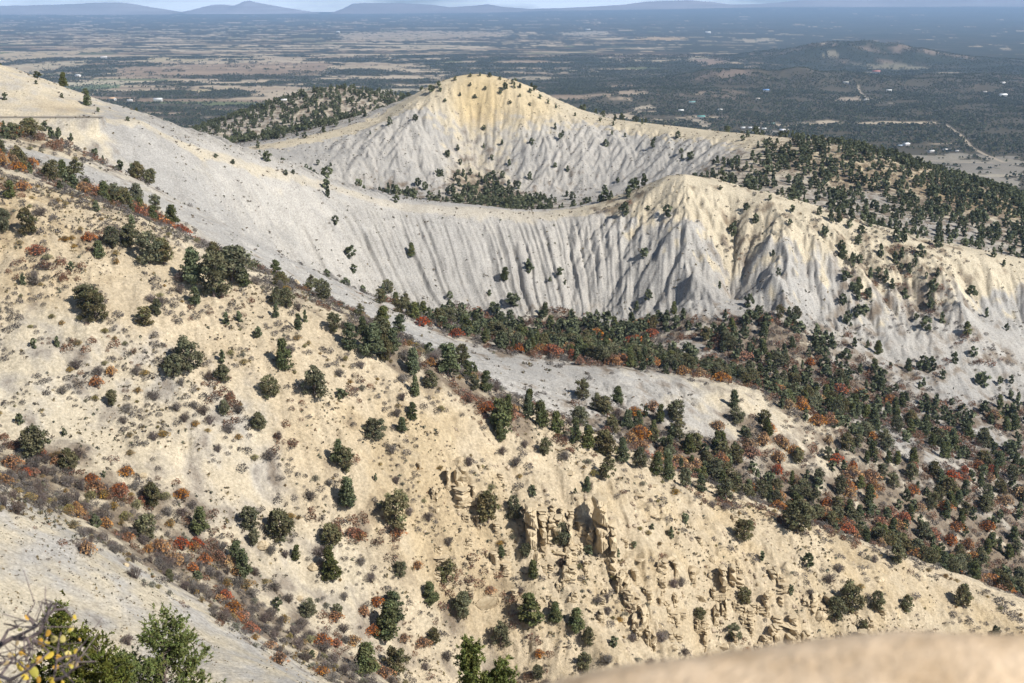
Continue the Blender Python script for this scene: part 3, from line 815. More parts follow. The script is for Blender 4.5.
TREES = {k: [tree_meshes(k, 100 + i + (50 if k == 'pinyon' else 0), (80, 60, 95, 48, 85, 70, 54)[i], (40, 44, 36, 46, 40, 40, 44)[i]) for i in range(7)] for k in ('juniper', 'pinyon')}
LOW = {k: [low_tree(300 + i, k) for i in range(6)] for k in ('juniper', 'pinyon')}
GREYS = [(.20, .165, .155), (.17, .135, .125), (.23, .20, .18), (.15, .115, .10)]
SHRUBS = {
    'bare_shrub': [stem_shrub(400 + i, GREYS[i % 4], (150, [(.15,.13,.09),(.19,.15,.12),(.13,.10,.09)], 0.04)) for i in range(8)],
    'oak_shrub': [stem_shrub(420 + i, (.14, .10, .09), (330, c_, 0.05)) for i, c_ in enumerate([[(.56,.20,.05),(.50,.155,.04),(.36,.16,.07)], [(.56,.27,.06),(.54,.21,.045),(.36,.19,.08)], [(.48,.115,.045),(.42,.10,.045),(.32,.14,.07)], [(.46,.23,.09),(.38,.18,.08),(.56,.25,.07)]])],
    'rabbitbrush': [stem_shrub(440 + i, (.24, .19, .11), (240, c_, 0.05)) for i, c_ in enumerate([[(.52,.30,.045),(.45,.24,.04),(.3,.2,.07)], [(.42,.22,.05),(.36,.19,.06),(.25,.17,.08)], [(.40,.33,.10),(.3,.27,.1),(.22,.2,.09)]])],
    'sagebrush': [stem_shrub(460 + i, (.18, .16, .13), (260, [(.19,.20,.14),(.15,.165,.11),(.23,.22,.16)], 0.045), 40) for i in range(3)],
}
# ------------------------------------------------------------------ where they stand
def grid_at(a, x, y):
    r = np.hypot(x, y); an = np.arctan2(x, y)
    ri = np.clip(np.interp(r, RS, np.arange(NR)), 0, a.shape[0] - 1).astype(int)
    ci = np.clip(np.interp(an, AZ, np.arange(NA)), 0, NA - 1).astype(int)
    return a[ri, ci]
NEAR_TREES = [(99,258,18,'p'),(84,310,28,'j'),(97,322,35,'j'),(145,327,22,'j'),(157,316,19,'j'),(192,285,40,'p'),(214,297,48,'j'),(232,282,38,'j'),(196,305,20,'p'),(226,324,13,'p'),(239,322,12,'p'),(190,372,40,'j'),(173,378,26,'j'),(222,362,14,'p'),(222,382,20,'j'),
 (285,370,35,'p'),(271,398,26,'j'),(315,397,36,'j'),(275,305,20,'j'),(287,308,22,'j'),(276,318,15,'p'),(298,330,18,'p'),(305,322,14,'p'),(112,405,17,'j'),(34,348,11,'j'),(57,347,12,'p'),(224,415,18,'j'),(258,430,20,'j'),(23,285,12,'p'),(68,470,24,'j'),(335,332,22,'j'),(337,465,30,'p'),
 (153,507,28,'j'),(145,540,30,'j'),(200,535,32,'p'),(251,530,28,'j'),(281,540,38,'j'),(254,545,18,'j'),(245,580,36,'p'),(234,562,25,'p'),(332,548,30,'j'),(332,580,38,'p'),(308,617,22,'j'),(295,560,18,'p'),(338,618,18,'j'),(43,490,10,'p'),
 (350,350,30,'p'),(372,358,38,'p'),(385,362,30,'j'),(383,302,12,'j'),(412,375,30,'p'),(415,397,24,'p'),(429,355,14,'j'),(447,375,36,'p'),(431,388,20,'j'),(485,392,24,'p'),(475,390,18,'j'),(507,425,34,'p'),(501,432,38,'p'),(501,442,24,'p'),(545,455,20,'j'),(375,440,26,'j'),(412,420,20,'p'),(402,432,18,'p'),(347,472,30,'j'),
 (528,418,28,'p'),(542,427,30,'p'),(558,436,28,'p'),(575,443,30,'p'),(588,450,28,'p'),(606,456,30,'j'),(622,462,28,'p'),(640,468,24,'j'),(655,474,26,'p'),(668,480,24,'p'),(685,487,22,'j'),(702,492,20,'p'),(725,500,26,'j'),(744,540,26,'j'),(797,532,36,'j'),(762,562,13,'p'),(808,566,16,'j'),(685,525,14,'j'),(745,605,22,'j'),(852,613,38,'j'),(835,621,28,'j'),(877,610,22,'j'),(906,612,20,'j'),(735,640,20,'j'),(862,635,18,'j'),(963,607,26,'j'),(898,564,24,'j'),(995,638,14,'j'),(700,622,18,'j'),
 (394,529,46,'j'),(347,507,35,'p'),(488,522,36,'j'),(515,520,28,'j'),(532,497,14,'j'),(533,578,22,'p'),(525,558,18,'j'),(501,558,16,'p'),(560,545,26,'j'),(586,492,18,'p'),(606,478,26,'j'),(446,582,28,'j'),(431,604,28,'p'),(461,618,34,'j'),(400,577,20,'j'),(501,646,32,'j'),(532,623,38,'p'),(555,622,24,'p'),(577,634,32,'p'),(588,645,22,'j'),(385,642,50,'p'),(396,622,36,'p'),(397,674,36,'j'),(365,677,42,'p'),(432,645,20,'j'),(584,673,26,'j'),(538,679,18,'j'),(671,538,14,'p'),(616,558,12,'j'),
 (29,235,28,'j'),(10,198,18,'p'),(4,232,24,'j'),(112,247,22,'j'),(130,247,24,'j'),(150,264,34,'j'),(164,264,28,'j'),(132,228,14,'p'),(60,190,10,'p'),(96,212,12,'p'),(28,166,8,'j'),(20,156,7,'p'),(44,131,10,'j'),(71,141,8,'p'),(95,156,8,'j'),(103,162,7,'p'),(134,177,14,'j'),(142,181,8,'j'),(213,262,22,'j'),(245,286,20,'p'),(36,84,4,'j'),(62,98,5,'j'),(98,112,5,'j'),(128,121,5,'j'),(216,158,5,'j'),(233,164,5,'j'),(286,175,6,'j'),(293,174,5,'j'),
 (735,226,6,'j'),(720,190,5,'j'),(770,200,6,'j'),(790,225,7,'j'),(648,210,5,'j'),(560,275,9,'j'),(512,306,14,'j'),(550,282,6,'j'),(565,285,6,'p'),(382,302,10,'j'),(450,312,14,'j'),(450,298,8,'j'),
 (455,81,5,'j'),(470,77,4,'j'),(480,76,4,'p'),(490,77,5,'j'),(500,80,4,'j'),(512,84,5,'j'),(520,88,5,'p'),(530,93,5,'j'),(540,99,5,'j'),(548,104,5,'p'),(556,109,5,'j'),(470,86,4,'j'),(485,90,4,'j'),(500,94,5,'j'),(460,96,4,'p'),(475,99,5,'j'),(520,97,4,'j'),(440,91,4,'j'),(600,121,4,'j'),(575,116,4,'p'),(510,104,4,'j'),(530,106,4,'j'),(445,102,4,'j'),
 (460,165,7,'j'),(458,150,6,'j'),(492,160,6,'j'),(455,180,8,'j'),(470,175,7,'j'),(497,190,9,'j'),(530,180,9,'j'),(430,200,10,'j'),(555,168,6,'j')]
tl = np.array([t[:3] for t in NEAR_TREES], float)
tp = raycast(tl[:, 0], tl[:, 1])
plants = []          # (kind, x, y, z, height)
for (px, py, h, k), p in zip(NEAR_TREES, tp):
    if np.isnan(p[0]) or p[1] > 1500: continue
    plants.append(('pinyon' if k == 'p' else 'juniper', p[0], p[1], p[2], h * math.hypot(p[0], p[1]) / F * 0.94))
def spaced(x, y, r, taken, cell=4.0):
    """keep points no closer than r to those kept before"""
    keepi = []
    for i in range(len(x)):
        ci, cj = int(x[i] // cell), int(y[i] // cell); ok = True
        for a in (-1, 0, 1):
            for b in (-1, 0, 1):
                for (u, v, q) in taken.get((ci + a, cj + b), ()):
                    if (u - x[i]) ** 2 + (v - y[i]) ** 2 < (r[i] + q) ** 2 * 0.25: ok = False; break
                if not ok: break
            if not ok: break
        if ok:
            taken.setdefault((ci, cj), []).append((x[i], y[i], r[i])); keepi.append(i)
    return keepi
taken = {}
for p in plants: taken.setdefault((int(p[1] // 4), int(p[2] // 4)), []).append((p[1], p[2], 2.2))
def sample(n, r0, r1, halfdeg=24.5):
    a = np.radians((rng.random(n) * 2 - 1) * halfdeg); r = np.sqrt(r0 ** 2 + rng.random(n) * (r1 ** 2 - r0 ** 2))
    return r * np.sin(a), r * np.cos(a)
def area(r0, r1, halfdeg=24.5): return math.radians(halfdeg) * (r1 ** 2 - r0 ** 2)
# woodland of the hollows and back ridges
N_ = 140000
x, y = sample(N_, 250, 1480)
L_ = grid_at(litter, x, y); rr = np.hypot(x, y)
cl_ = fbm(x / 22, y / 22, 3)
dens_t = 0.058 * sstep(0.28, 0.72, L_ + 0.20 * cl_) + 0.0016 * (rr > 560)
dens_t *= np.where(rr < 335, 0.25, 1.0)
near_road = (rr > 430) & (rr < 530) & (x < -120)
dens_t *= np.where(near_road, 0.3, 1.0)
kp = rng.random(N_) < dens_t * area(250, 1480) / N_
x, y = x[kp], y[kp]
hh = 2.6 + 3.4 * rng.random(len(x)) ** 0.8
kk = spaced(x, y, hh * 0.5, taken)
z = ground_z(x, y)
for i in kk: plants.append(('juniper' if rng.random() < 0.6 else 'pinyon', x[i], y[i], z[i], hh[i]))
# a few lone trees on the nearer slope
x, y = sample(60, 205, 300); z = ground_z(x, y)
for i in spaced(x, y, np.full(60, 6.0), taken): plants.append(('juniper', x[i], y[i], z[i], 1.3 + 1.2 * rng.random()))
# shrubs
shr = []
N_ = 190000
x, y = sample(N_, 120, 640)
L_ = grid_at(litter, x, y); G_ = grid_at(gray, x, y); rr = np.hypot(x, y); E_ = grid_at(ledge, x, y)
pxs, pys = project(x, y, ground_z(x, y))
cl_ = fbm(x / 9, y / 9, 3)
nearface = (rr > 195) & (rr < 345)
dn = np.where(rr < 345, 0.55, 0.30) * sstep(0.22, 0.6, L_ + 0.2 * cl_) + nearface * np.where(pxs < 450, 1.7, 0.75) * sstep(-0.15, 0.45, cl_) * (1 - 0.6 * E_) * (1 - 0.6 * sstep(.3, .6, G_))
dn = np.where(rr < 196, dn * 0.5 + 0.004, dn)
kp = rng.random(N_) < dn * area(120, 640) / N_
x, y, rr, L_, G_ = x[kp], y[kp], rr[kp], L_[kp], G_[kp]
hh = 0.5 + 1.5 * rng.random(len(x)) ** 1.6 + 0.35 * (L_ > 0.5)
kk = spaced(x, y, hh * 0.9, taken)
z = ground_z(x, y)
hue = fbm(x / 16 + 60, y / 16, 2); pxs, pys = project(x, y, z)
for i in kk:
    u = rng.random()
    basin = rr[i] > 345
    if hue[i] > 0.22 and L_[i] > 0.3 and u < 0.75 or (not basin and hue[i] > 0.3 and u < 0.5): k_ = 'oak_shrub'
    elif basin and L_[i] > 0.4 and u < 0.30: k_ = 'oak_shrub'
    elif u < 0.12 and not basin: k_ = 'rabbitbrush'
    elif u < 0.17: k_ = 'sagebrush'
    else: k_ = 'bare_shrub'
    shr.append((k_, x[i], y[i], z[i], hh[i] * ((1.7 if basin else 1.15) if k_ == 'oak_shrub' else 0.8 if k_ == 'rabbitbrush' else 0.75 if k_ == 'sagebrush' else 1)))
RUST = [(8,444),(18,448),(30,452),(45,457),(85,485),(98,488),(108,492),(120,496),(132,500),(148,505),(100,500),(205,543),(213,548),(222,555),(215,562),(200,550),(228,565),(320,515),(333,520),(345,526),(358,532),(370,538),(385,545),(400,549),(76,515),(90,520),(240,400),(222,395),(212,392),(232,408),(352,380),(355,400),(50,265),(60,270),(70,277),(275,440),(290,435)]
RED = [(440,580),(450,585),(462,590),(475,592),(490,592),(505,597),(515,602),(560,438),(578,438),(592,447),(568,445),(700,497),(715,500),(735,505),(760,513),(775,518),(790,524),(830,532),(850,540)]
YEL = [(80,320),(90,322),(52,318),(105,333),(62,325),(115,340),(125,345),(78,345),(105,365),(145,375),(70,372),(130,455),(215,390),(138,392),(95,400),(255,460),(420,470),(440,470),(482,468),(520,478),(500,545),(494,555),(640,530),(648,535),(20,245),(45,175),(60,165),(75,160),(85,150),(30,150),(15,165),(660,545),(615,580)]
for lst, k_ in ((RUST, 'oak_shrub'), (RED, 'oak_shrub'), (YEL, 'rabbitbrush')):
    P = raycast([a for a, b in lst], [b for a, b in lst])
    for p in P:
        if np.isnan(p[0]): continue
        reps = 4 if k_ == 'oak_shrub' else 1
        for _ in range(reps):
            qx, qy = p[0] + rng.normal() * 1.5 * (reps > 1), p[1] + rng.normal() * 1.5 * (reps > 1)
            shr.append((k_, qx, qy, float(ground_z(np.array([qx]), np.array([qy]))[0]), (1.2 + 0.7 * rng.random()) if reps == 4 else 0.8 + 0.4 * rng.random()))
# ------------------------------------------------------------------ labels: what stands where, told by what is around it
SPOTS = [(90,118,"the road bench"),(45,90,"the smooth road-cut hill"),(150,180,"the slide below the road"),(480,85,"the pointed butte top"),(300,165,"the butte's left shoulder"),(475,175,"the gully down the butte"),(600,150,"the butte's right ribs"),
 (740,150,"the butte ridge saddle"),(860,185,"the wooded back ridge"),(980,215,"the back ridge's far end"),(500,205,"the hollow behind the ridge"),(320,105,"the dark knoll"),(300,230,"the fluted ridge's left end"),(470,265,"the fluted grey wall"),(680,190,"the fluted ridge's tan summit"),
 (735,255,"the tan summit's wooded gully"),(860,265,"the fluted ridge's yellow flank"),(980,290,"the ridge's right end"),(420,320,"the foot of the grey wall"),(560,335,"the red oak basin"),(700,345,"the middle of the basin"),(850,350,"the right of the basin"),(980,370,"the grey edge patch"),
 (560,385,"the small grey mound"),(740,400,"the mound's cream end"),(660,440,"the woods behind the crest"),(840,440,"the low cream spur"),(830,500,"the lower basin woods"),(980,480,"the right lower basin"),(980,570,"the near crest's right end"),
 (120,190,"the grey strip at upper left"),(30,160,"the brush below the road"),(40,220,"the near crest's left end"),(220,270,"the big crest juniper clump"),(360,340,"the near crest's tree row"),(500,420,"the near crest's middle"),(620,465,"the lower near crest"),(780,530,"the near crest's bare shoulder"),
 (60,340,"the dry grass slope"),(80,290,"the upper tree pair"),(190,360,"the big round juniper"),(300,380,"the pale sand chute"),(230,440,"the sage slope"),(400,410,"the sandy face"),(460,470,"the balanced boulder"),(540,510,"the left rock pillar"),(610,510,"the right rock pillar"),
 (660,570,"the overhanging slab"),(740,570,"the rubble face"),(800,620,"the dark cave"),(880,600,"the lower right sand slope"),(30,460,"the left rust oak strip"),(120,500,"the rust oak band"),(215,550,"the orange oak clump"),(350,530,"the orange gully oaks"),(480,592,"the red oak row"),(270,530,"the gully juniper"),
 (160,570,"the brushy gully bed"),(290,640,"the lower gully bed"),(60,590,"the lower left bare slope"),(180,640,"the pale sand strip"),(390,640,"the tall bottom trees"),(470,650,"the bottom of the gully"),(560,630,"the trees under the pillars"),(400,520,"the broad grey juniper")]
SPOT_XY = np.array([(a, b) for a, b, _ in SPOTS], float)
DISTW = {}
def place_words(px, py):
    d = np.hypot(SPOT_XY[:, 0] - px, (SPOT_XY[:, 1] - py) * 1.3); i = int(d.argmin()); dx, dy = px - SPOT_XY[i, 0], (py - SPOT_XY[i, 1]) * 1.3
    if d[i] < 9: w = 'at'
    elif abs(dx) > 1.6 * abs(dy): w = 'left of' if dx < 0 else 'right of'
    elif abs(dy) > 1.6 * abs(dx): w = 'above' if dy < 0 else 'below'
    else: w = ('up-left of' if dx < 0 else 'up-right of') if dy < 0 else ('down-left of' if dx < 0 else 'down-right of')
    return w + ' ' + SPOTS[i][2]
used_labels = {}
SIZES = {'tree': ['little', 'small', 'middling', 'tall', 'very tall'], 'bush': ['tiny', 'low', 'knee-high', 'waist-high', 'large']}
def label_for(kind_words, sizes, level, px, py):
    lab = f'{sizes[level]} {kind_words} {place_words(px, py)}'
    return lab
def finish_labels(objs):
    """objs: (object, base label, px, py). Where a label repeats, tell its holders apart by neighbours' side"""
    by = {}
    for t in objs: by.setdefault(t[1], []).append(t)
    for lab, ts in by.items():
        if len(ts) == 1: ts[0][0]['label'] = lab; continue
        if len(ts) == 2:
            ax = 2 if abs(ts[0][2] - ts[1][2]) > abs(ts[0][3] - ts[1][3]) else 3
            ts.sort(key=lambda t: t[ax])
            for t, w in zip(ts, ('left of two', 'right of two') if ax == 2 else ('upper of two', 'lower of two')): t[0]['label'] = lab + ', ' + w
        elif len(ts) == 3:
            ts.sort(key=lambda t: t[2])
            for t, w in zip(ts, ('leftmost', 'middle one', 'rightmost')): t[0]['label'] = lab + ', ' + w
        else:
            ts.sort(key=lambda t: t[2])
            ts[0][0]['label'] = lab + ', leftmost'; ts[-1][0]['label'] = lab + ', rightmost'
            for t in ts[1:-1]: t[0]['label'] = lab + ', among several'

def copy_thing(root, **kw):
    r = root.copy(); COL.objects.link(r)
    for ch in root.children:
        c = ch.copy(); COL.objects.link(c); c.parent = r
    return r

def seen(px, py, x, y, z, h):
    """does the top or middle of a plant show from the photo's place"""
    if not (-30 < px < W + 30 and -10 < py < H + 40): return False
    r = math.hypot(x, y); ci = int(np.clip(np.interp(math.atan2(x, y), AZ, np.arange(NA)), 0, NA - 1))
    i1 = int(np.searchsorted(RS, r - 0.5)); i0 = int(np.searchsorted(RS, 60))
    if i1 <= i0: return True
    return (GZ[i0:i1, ci] / RS[i0:i1]).max() < (z + h * 0.6) / r
def rot_scale(o, h, sq=0.12):
    a = 1 + rng.normal() * sq
    o.rotation_euler = (rng.normal() * 0.04, rng.normal() * 0.04, rng.random() * 6.283); o.scale = (h * a, h * a, h)

TONE_WORDS = ['dark green', 'deep green', 'olive green', 'grey green', 'green', 'dull green', 'bushy green']
# trees
proto = {}
for k in ('juniper', 'pinyon'):
    for i, (cm, tm) in enumerate(TREES[k]):
        e = bpy.data.objects.new(k + '_tree', None); e.empty_display_size = 0.3
        c = bpy.data.objects.new('crown', cm); t = bpy.data.objects.new('trunk', tm)
        c.parent = e; t.parent = e
        proto[k, i] = (e, c, t)
LIMIT = 290
rest = []
for k in ('juniper', 'pinyon'):
    mine = []
    for p in plants:
        if p[0] != k: continue
        px, py = project(p[1], p[2], p[3]); px, py = float(px), float(py)
        s = p[4] / math.hypot(p[1], p[2]) * F
        v = seen(px, py - s / 2, p[1], p[2], p[3], p[4])
        mine.append((s if v else -1, px, py, p))
    mine.sort(key=lambda t: -t[0])
    labs = []
    for n_, (s, px, py, p) in enumerate(mine):
        if n_ >= LIMIT or s < 0: rest.append(p); continue
        i = int(rng.integers(0, 7)); e, c, t = proto[k, i]
        o = e.copy(); COL.objects.link(o)
        for ch in (c, t):
            q = ch.copy(); COL.objects.link(q); q.parent = o
        o.name = k + '_tree'
        o.location = (p[1], p[2], p[3] - 0.05); rot_scale(o, p[4])
        tag(o, None, 'tree', ('juniper' if k == 'juniper' else 'pinyon') + ' trees on the slopes')
        lv = 0 if s < 9 else 1 if s < 14 else 2 if s < 22 else 3 if s < 34 else 4
        labs.append((o, label_for(('round juniper' if k == 'juniper' else 'narrow pinyon'), SIZES['tree'], lv, px, py - s / 2), px, py))
    finish_labels(labs)
for e, c, t in proto.values():
    for q in (c, t, e): bpy.data.objects.remove(q)

def many(name, protos, items, mats, label, jitter=0.15, tintvar=0.3):
    """one stuff mesh of many small copies; items (proto index, x, y, z, height)"""
    g = np.random.default_rng(99); VV, FF, CC = [], [], []; n0 = 0
    it = np.array(items, float)
    for pi in range(len(protos)):
        v, f, c = protos[pi]; m = it[it[:, 0].astype(int) == pi]
        if not len(m): continue
        th = g.random(len(m)) * 6.283; cs, sn = np.cos(th), np.sin(th); h = m[:, 4]; w = h * (1 + g.normal(size=len(m)) * jitter)
        X = (v[None, :, 0] * cs[:, None] - v[None, :, 1] * sn[:, None]) * w[:, None] + m[:, 1:2]
        Y = (v[None, :, 0] * sn[:, None] + v[None, :, 1] * cs[:, None]) * w[:, None] + m[:, 2:3]
        Z = v[None, :, 2] * h[:, None] + m[:, 3:4]
        VV.append(np.stack([X, Y, Z], -1).reshape(-1, 3).astype(np.float32))
        FF.append((f[None] + (np.arange(len(m)) * len(v))[:, None, None]).reshape(-1, f.shape[1]) + n0)
        CC.append((c[None] * (1 + (g.random(len(m)) * 2 - 1) * tintvar)[:, None, None]).reshape(-1, 3))
        n0 += len(m) * len(v)
    o = link(name, np_mesh(name, np.concatenate(VV), np.concatenate(FF), protos[0][1].shape[1], np.concatenate(CC), 'tint', False, mats))
    return tag(o, label, kind='stuff')
lowp = LOW['juniper'] + LOW['pinyon']
many('woodland', lowp, [((0 if p[0] == 'juniper' else 6) + int(rng.integers(0, 6)), p[1], p[2], p[3] - 0.05, p[4]) for p in rest], [M_LEAF], 'smaller junipers and pinyons crowding the hollows and ridges')

# shrubs
rest_s = []
SHW = {'bare_shrub': ('bare grey shrub', 'leafless grey shrubs on the slopes', 'shrub'), 'oak_shrub': ('rust-red oak shrub', 'autumn oak shrubs', 'shrub'), 'rabbitbrush': ('yellow rabbitbrush', 'yellow rabbitbrush on the slopes', 'shrub'), 'sagebrush': ('grey-green sagebrush', 'sagebrush on the slopes', 'shrub')}
for k, meshes in SHRUBS.items():
    mine = []
    for p in shr:
        if p[0] != k: continue
        px, py = project(p[1], p[2], p[3]); s = p[4] / math.hypot(p[1], p[2]) * F
        mine.append((s if seen(float(px), float(py) - s / 2, p[1], p[2], p[3], p[4]) else -1, float(px), float(py), p))
    mine.sort(key=lambda t: -t[0]); labs = []
    for n_, (s, px, py, p) in enumerate(mine):
        if n_ >= LIMIT or s < 0: rest_s.append(p); continue
        o = link(k, meshes[int(rng.integers(0, len(meshes)))], None, (p[1], p[2], p[3] - 0.05)); rot_scale(o, p[4], 0.2)
        tag(o, None, SHW[k][2], SHW[k][1])
        lv = 0 if s < 4 else 1 if s < 6 else 2 if s < 8 else 3 if s < 11 else 4
        labs.append((o, label_for(SHW[k][0], SIZES['bush'], lv, px, py - s / 2), px, py))
    finish_labels(labs)
def low_shrub(seed, cols, n=140):
    g = np.random.default_rng(seed); out = np.sqrt(g.random(n)); th = g.random(n) * 6.283
    P = np.stack([out * .65 * np.cos(th), out * .65 * np.sin(th), (1 - .6 * out ** 2) * (.1 + .85 * g.random(n))], -1)
    b = Build(); b.quads(quads_at(P, 0.068, g), np.array(cols)[g.integers(0, len(cols), n)] * (0.7 + .6 * g.random((n, 1))))
    return b.arrays()
LS = {'bare_shrub': [low_shrub(1, GREYS), low_shrub(2, GREYS[1:])], 'oak_shrub': [low_shrub(3, [(.33,.09,.035),(.26,.07,.03),(.2,.1,.05)]), low_shrub(4, [(.28,.05,.03),(.22,.1,.05),(.17,.12,.1)])],
      'rabbitbrush': [low_shrub(5, [(.45,.26,.05),(.3,.2,.08)])] * 2, 'sagebrush': [low_shrub(6, [(.17,.18,.12),(.2,.19,.14)])] * 2}
lsp = sum(LS.values(), []); off = {k: 2 * i for i, k in enumerate(LS)}
print('brush', len(rest_s), 'rest trees', len(rest), 'shr', len(shr), 'plants', len(plants))
many('brush', lsp, [(off[p[0]] + int(rng.integers(0, 2)), p[1], p[2], p[3] - 0.03, p[4] * 0.95) for p in rest_s], [M_BRIGHT], 'low brush between the trees of gullies and basin')

# tufts and stones that nobody could count
def tuft(seed, cols, n=7):
    g = np.random.default_rng(seed); b = Build()
    P = g.normal(size=(n, 3)) * np.array([.28, .28, .0]) + np.array([0, 0, .38]) * g.random((n, 1)) * 2
    b.quads(quads_at(P, 0.34, g), np.array(cols)[g.integers(0, len(cols), n)] * (0.7 + .6 * g.random((n, 1))))
    return b.arrays()
tp_ = [tuft(21, [(.12,.105,.075),(.16,.135,.10)]), tuft(22, [(.22,.19,.10),(.26,.21,.11)]), tuft(23, [(.18,.18,.12),(.15,.15,.10)]), tuft(24, [(.30,.22,.10),(.2,.13,.08)])]
N_ = 640000
x, y = sample(N_, 100, 1150)
z = ground_z(x, y); G_ = grid_at(gray, x, y); L_ = grid_at(litter, x, y); rr = np.hypot(x, y); Fl = grid_at(flute, x, y)
dn = 0.075 * sstep(-0.4, 0.5, fbm(x / 13, y / 13, 3)) * (0.6 + 1.0 * (Fl > 0.35)) + 1.3 * ((rr < 345)) * sstep(-0.15, 0.6, fbm(x / 20 + 7, y / 20, 3))
dn *= np.where(rr < 200, 4.0, 1.0)
kp = rng.random(N_) < np.clip(dn * area(100, 1150) / N_, 0, 1)
x, y, z, rr, G_ = x[kp], y[kp], z[kp], rr[kp], G_[kp]
hh = np.where(rr < 350, 0.18 + 0.42 * rng.random(len(x)) ** 2, 0.28 + 0.6 * rng.random(len(x)) ** 2.5)
hh = np.where(rr < 200, 0.10 + 0.18 * rng.random(len(x)) ** 2, hh)
pi_ = np.where(rr < 350, rng.choice(4, len(x), p=[.25, .35, .3, .1]), rng.choice(4, len(x), p=[.62, .12, .24, .02]))
many('dry_tufts', tp_, np.stack([pi_, x, y, z, hh], -1), [M_STEM], 'small dry tufts dotting the slopes')
# ------------------------------------------------------------------ woods of the plain
def blob(seed):
    g = np.random.default_rng(seed); b = Build()
    n = 9; d = g.normal(size=(n, 3)); d /= np.linalg.norm(d, axis=1)[:, None]; d[:, 2] = np.abs(d[:, 2])
    P = d * np.array([.36, .36, .42]) * (0.6 + .4 * g.random((n, 1))) + np.array([0, 0, .42])
    b.quads(quads_at(P, 0.27, g, out=d), np.array([.060, .072, .038]) * (0.7 + .6 * g.random((n, 1))))
    return b.arrays()
bl = [blob(700 + i) for i in range(5)]
N_ = 520000
a_ = np.radians((rng.random(N_) * 2 - 1) * 23.5); r_ = np.exp(np.log(2350) + rng.random(N_) * np.log(8800 / 2350))
x, y = r_ * np.sin(a_), r_ * np.cos(a_)
wd = grid_at(WOODED, x, y)
cl_ = fbm(x / 160, y / 160, 4)
want = np.where(r_ < 6000, 0.0125, 0.006) * np.clip(wd, 0.012, 1) * sstep(-0.75, 0.25, cl_)
have = N_ / (math.radians(47) * math.log(8800 / 2350)) / r_ ** 2
kp = rng.random(N_) < want / have
x, y, r_ = x[kp], y[kp], r_[kp]; z = ground_z(x, y)
many('plain_woodland', bl, np.stack([rng.integers(0, 5, len(x)), x, y, z - 0.2, 3.6 + 3.4 * rng.random(len(x))], -1), [M_LEAF], 'open pinyon and juniper woods covering the plain', tintvar=0.4)
print('plain trees', len(x))

# ------------------------------------------------------------------ rocks
def stone_material():
    m, nt, b = mat('sandstone', 0.95); N, L = nt.nodes, nt.links
    b.inputs['Specular IOR Level'].default_value = 0.05
    geo = N.new('ShaderNodeTexCoord'); n = N.new('ShaderNodeTexNoise'); n.inputs['Scale'].default_value = 5; n.inputs['Detail'].default_value = 8; n.inputs['Roughness'].default_value = .65
    L.new(geo.outputs['Object'], n.inputs['Vector'])
    cr = N.new('ShaderNodeValToRGB'); cr.color_ramp.elements[0].color = (.42, .335, .22, 1); cr.color_ramp.elements[1].color = (.55, .46, .32, 1); cr.color_ramp.elements[0].position = .35; cr.color_ramp.elements[1].position = .68
    L.new(n.outputs[0], cr.inputs[0]); L.new(cr.outputs[0], b.inputs['Base Color'])
    bp = N.new('ShaderNodeBump'); bp.inputs['Strength'].default_value = .5; bp.inputs['Distance'].default_value = .06; L.new(n.outputs[0], bp.inputs['Height']); L.new(bp.outputs[0], b.inputs['Normal'])
    return m
M_STONE = stone_material()
import bmesh
def boulder_mesh(seed, sx, sy, sz, npts=16, rounds=0):
    g = np.random.default_rng(seed); bm = bmesh.new()
    for _ in range(npts):
        d = g.normal(size=3); d /= np.abs(d).max() ** 0.6 * np.linalg.norm(d) ** 0.4
        bm.verts.new((d[0] * sx * (0.8 + .3 * g.random()), d[1] * sy * (0.8 + .3 * g.random()), d[2] * sz * (0.8 + .3 * g.random())))
    r = bmesh.ops.convex_hull(bm, input=bm.verts)
    bmesh.ops.delete(bm, geom=[v for v in set(r['geom_interior'] + r['geom_unused']) if isinstance(v, bmesh.types.BMVert)], context='VERTS')
    bmesh.ops.bevel(bm, geom=bm.edges[:], offset=0.10 * min(sx, sy, sz) * (1 + rounds), segments=2 + rounds, affect='EDGES')
    bmesh.ops.triangulate(bm, faces=bm.faces[:])
    bmesh.ops.subdivide_edges(bm, edges=bm.edges[:], cuts=1, use_grid_fill=True)
    k = 0.07 * min(sx, sy, sz)
    for v in bm.verts: v.co += v.normal * float(g.normal()) * k * 0.6
    me = bpy.data.meshes.new('boulder'); bm.to_mesh(me); bm.free(); me.materials.append(M_STONE)
    return me
BOULDERS = [boulder_mesh(800 + i, .5 + .12 * (i % 3), .5, .30 + .05 * (i % 4)) for i in range(8)]
SLABS = [boulder_mesh(830 + i, .62, .48, .13, 20) for i in range(4)]
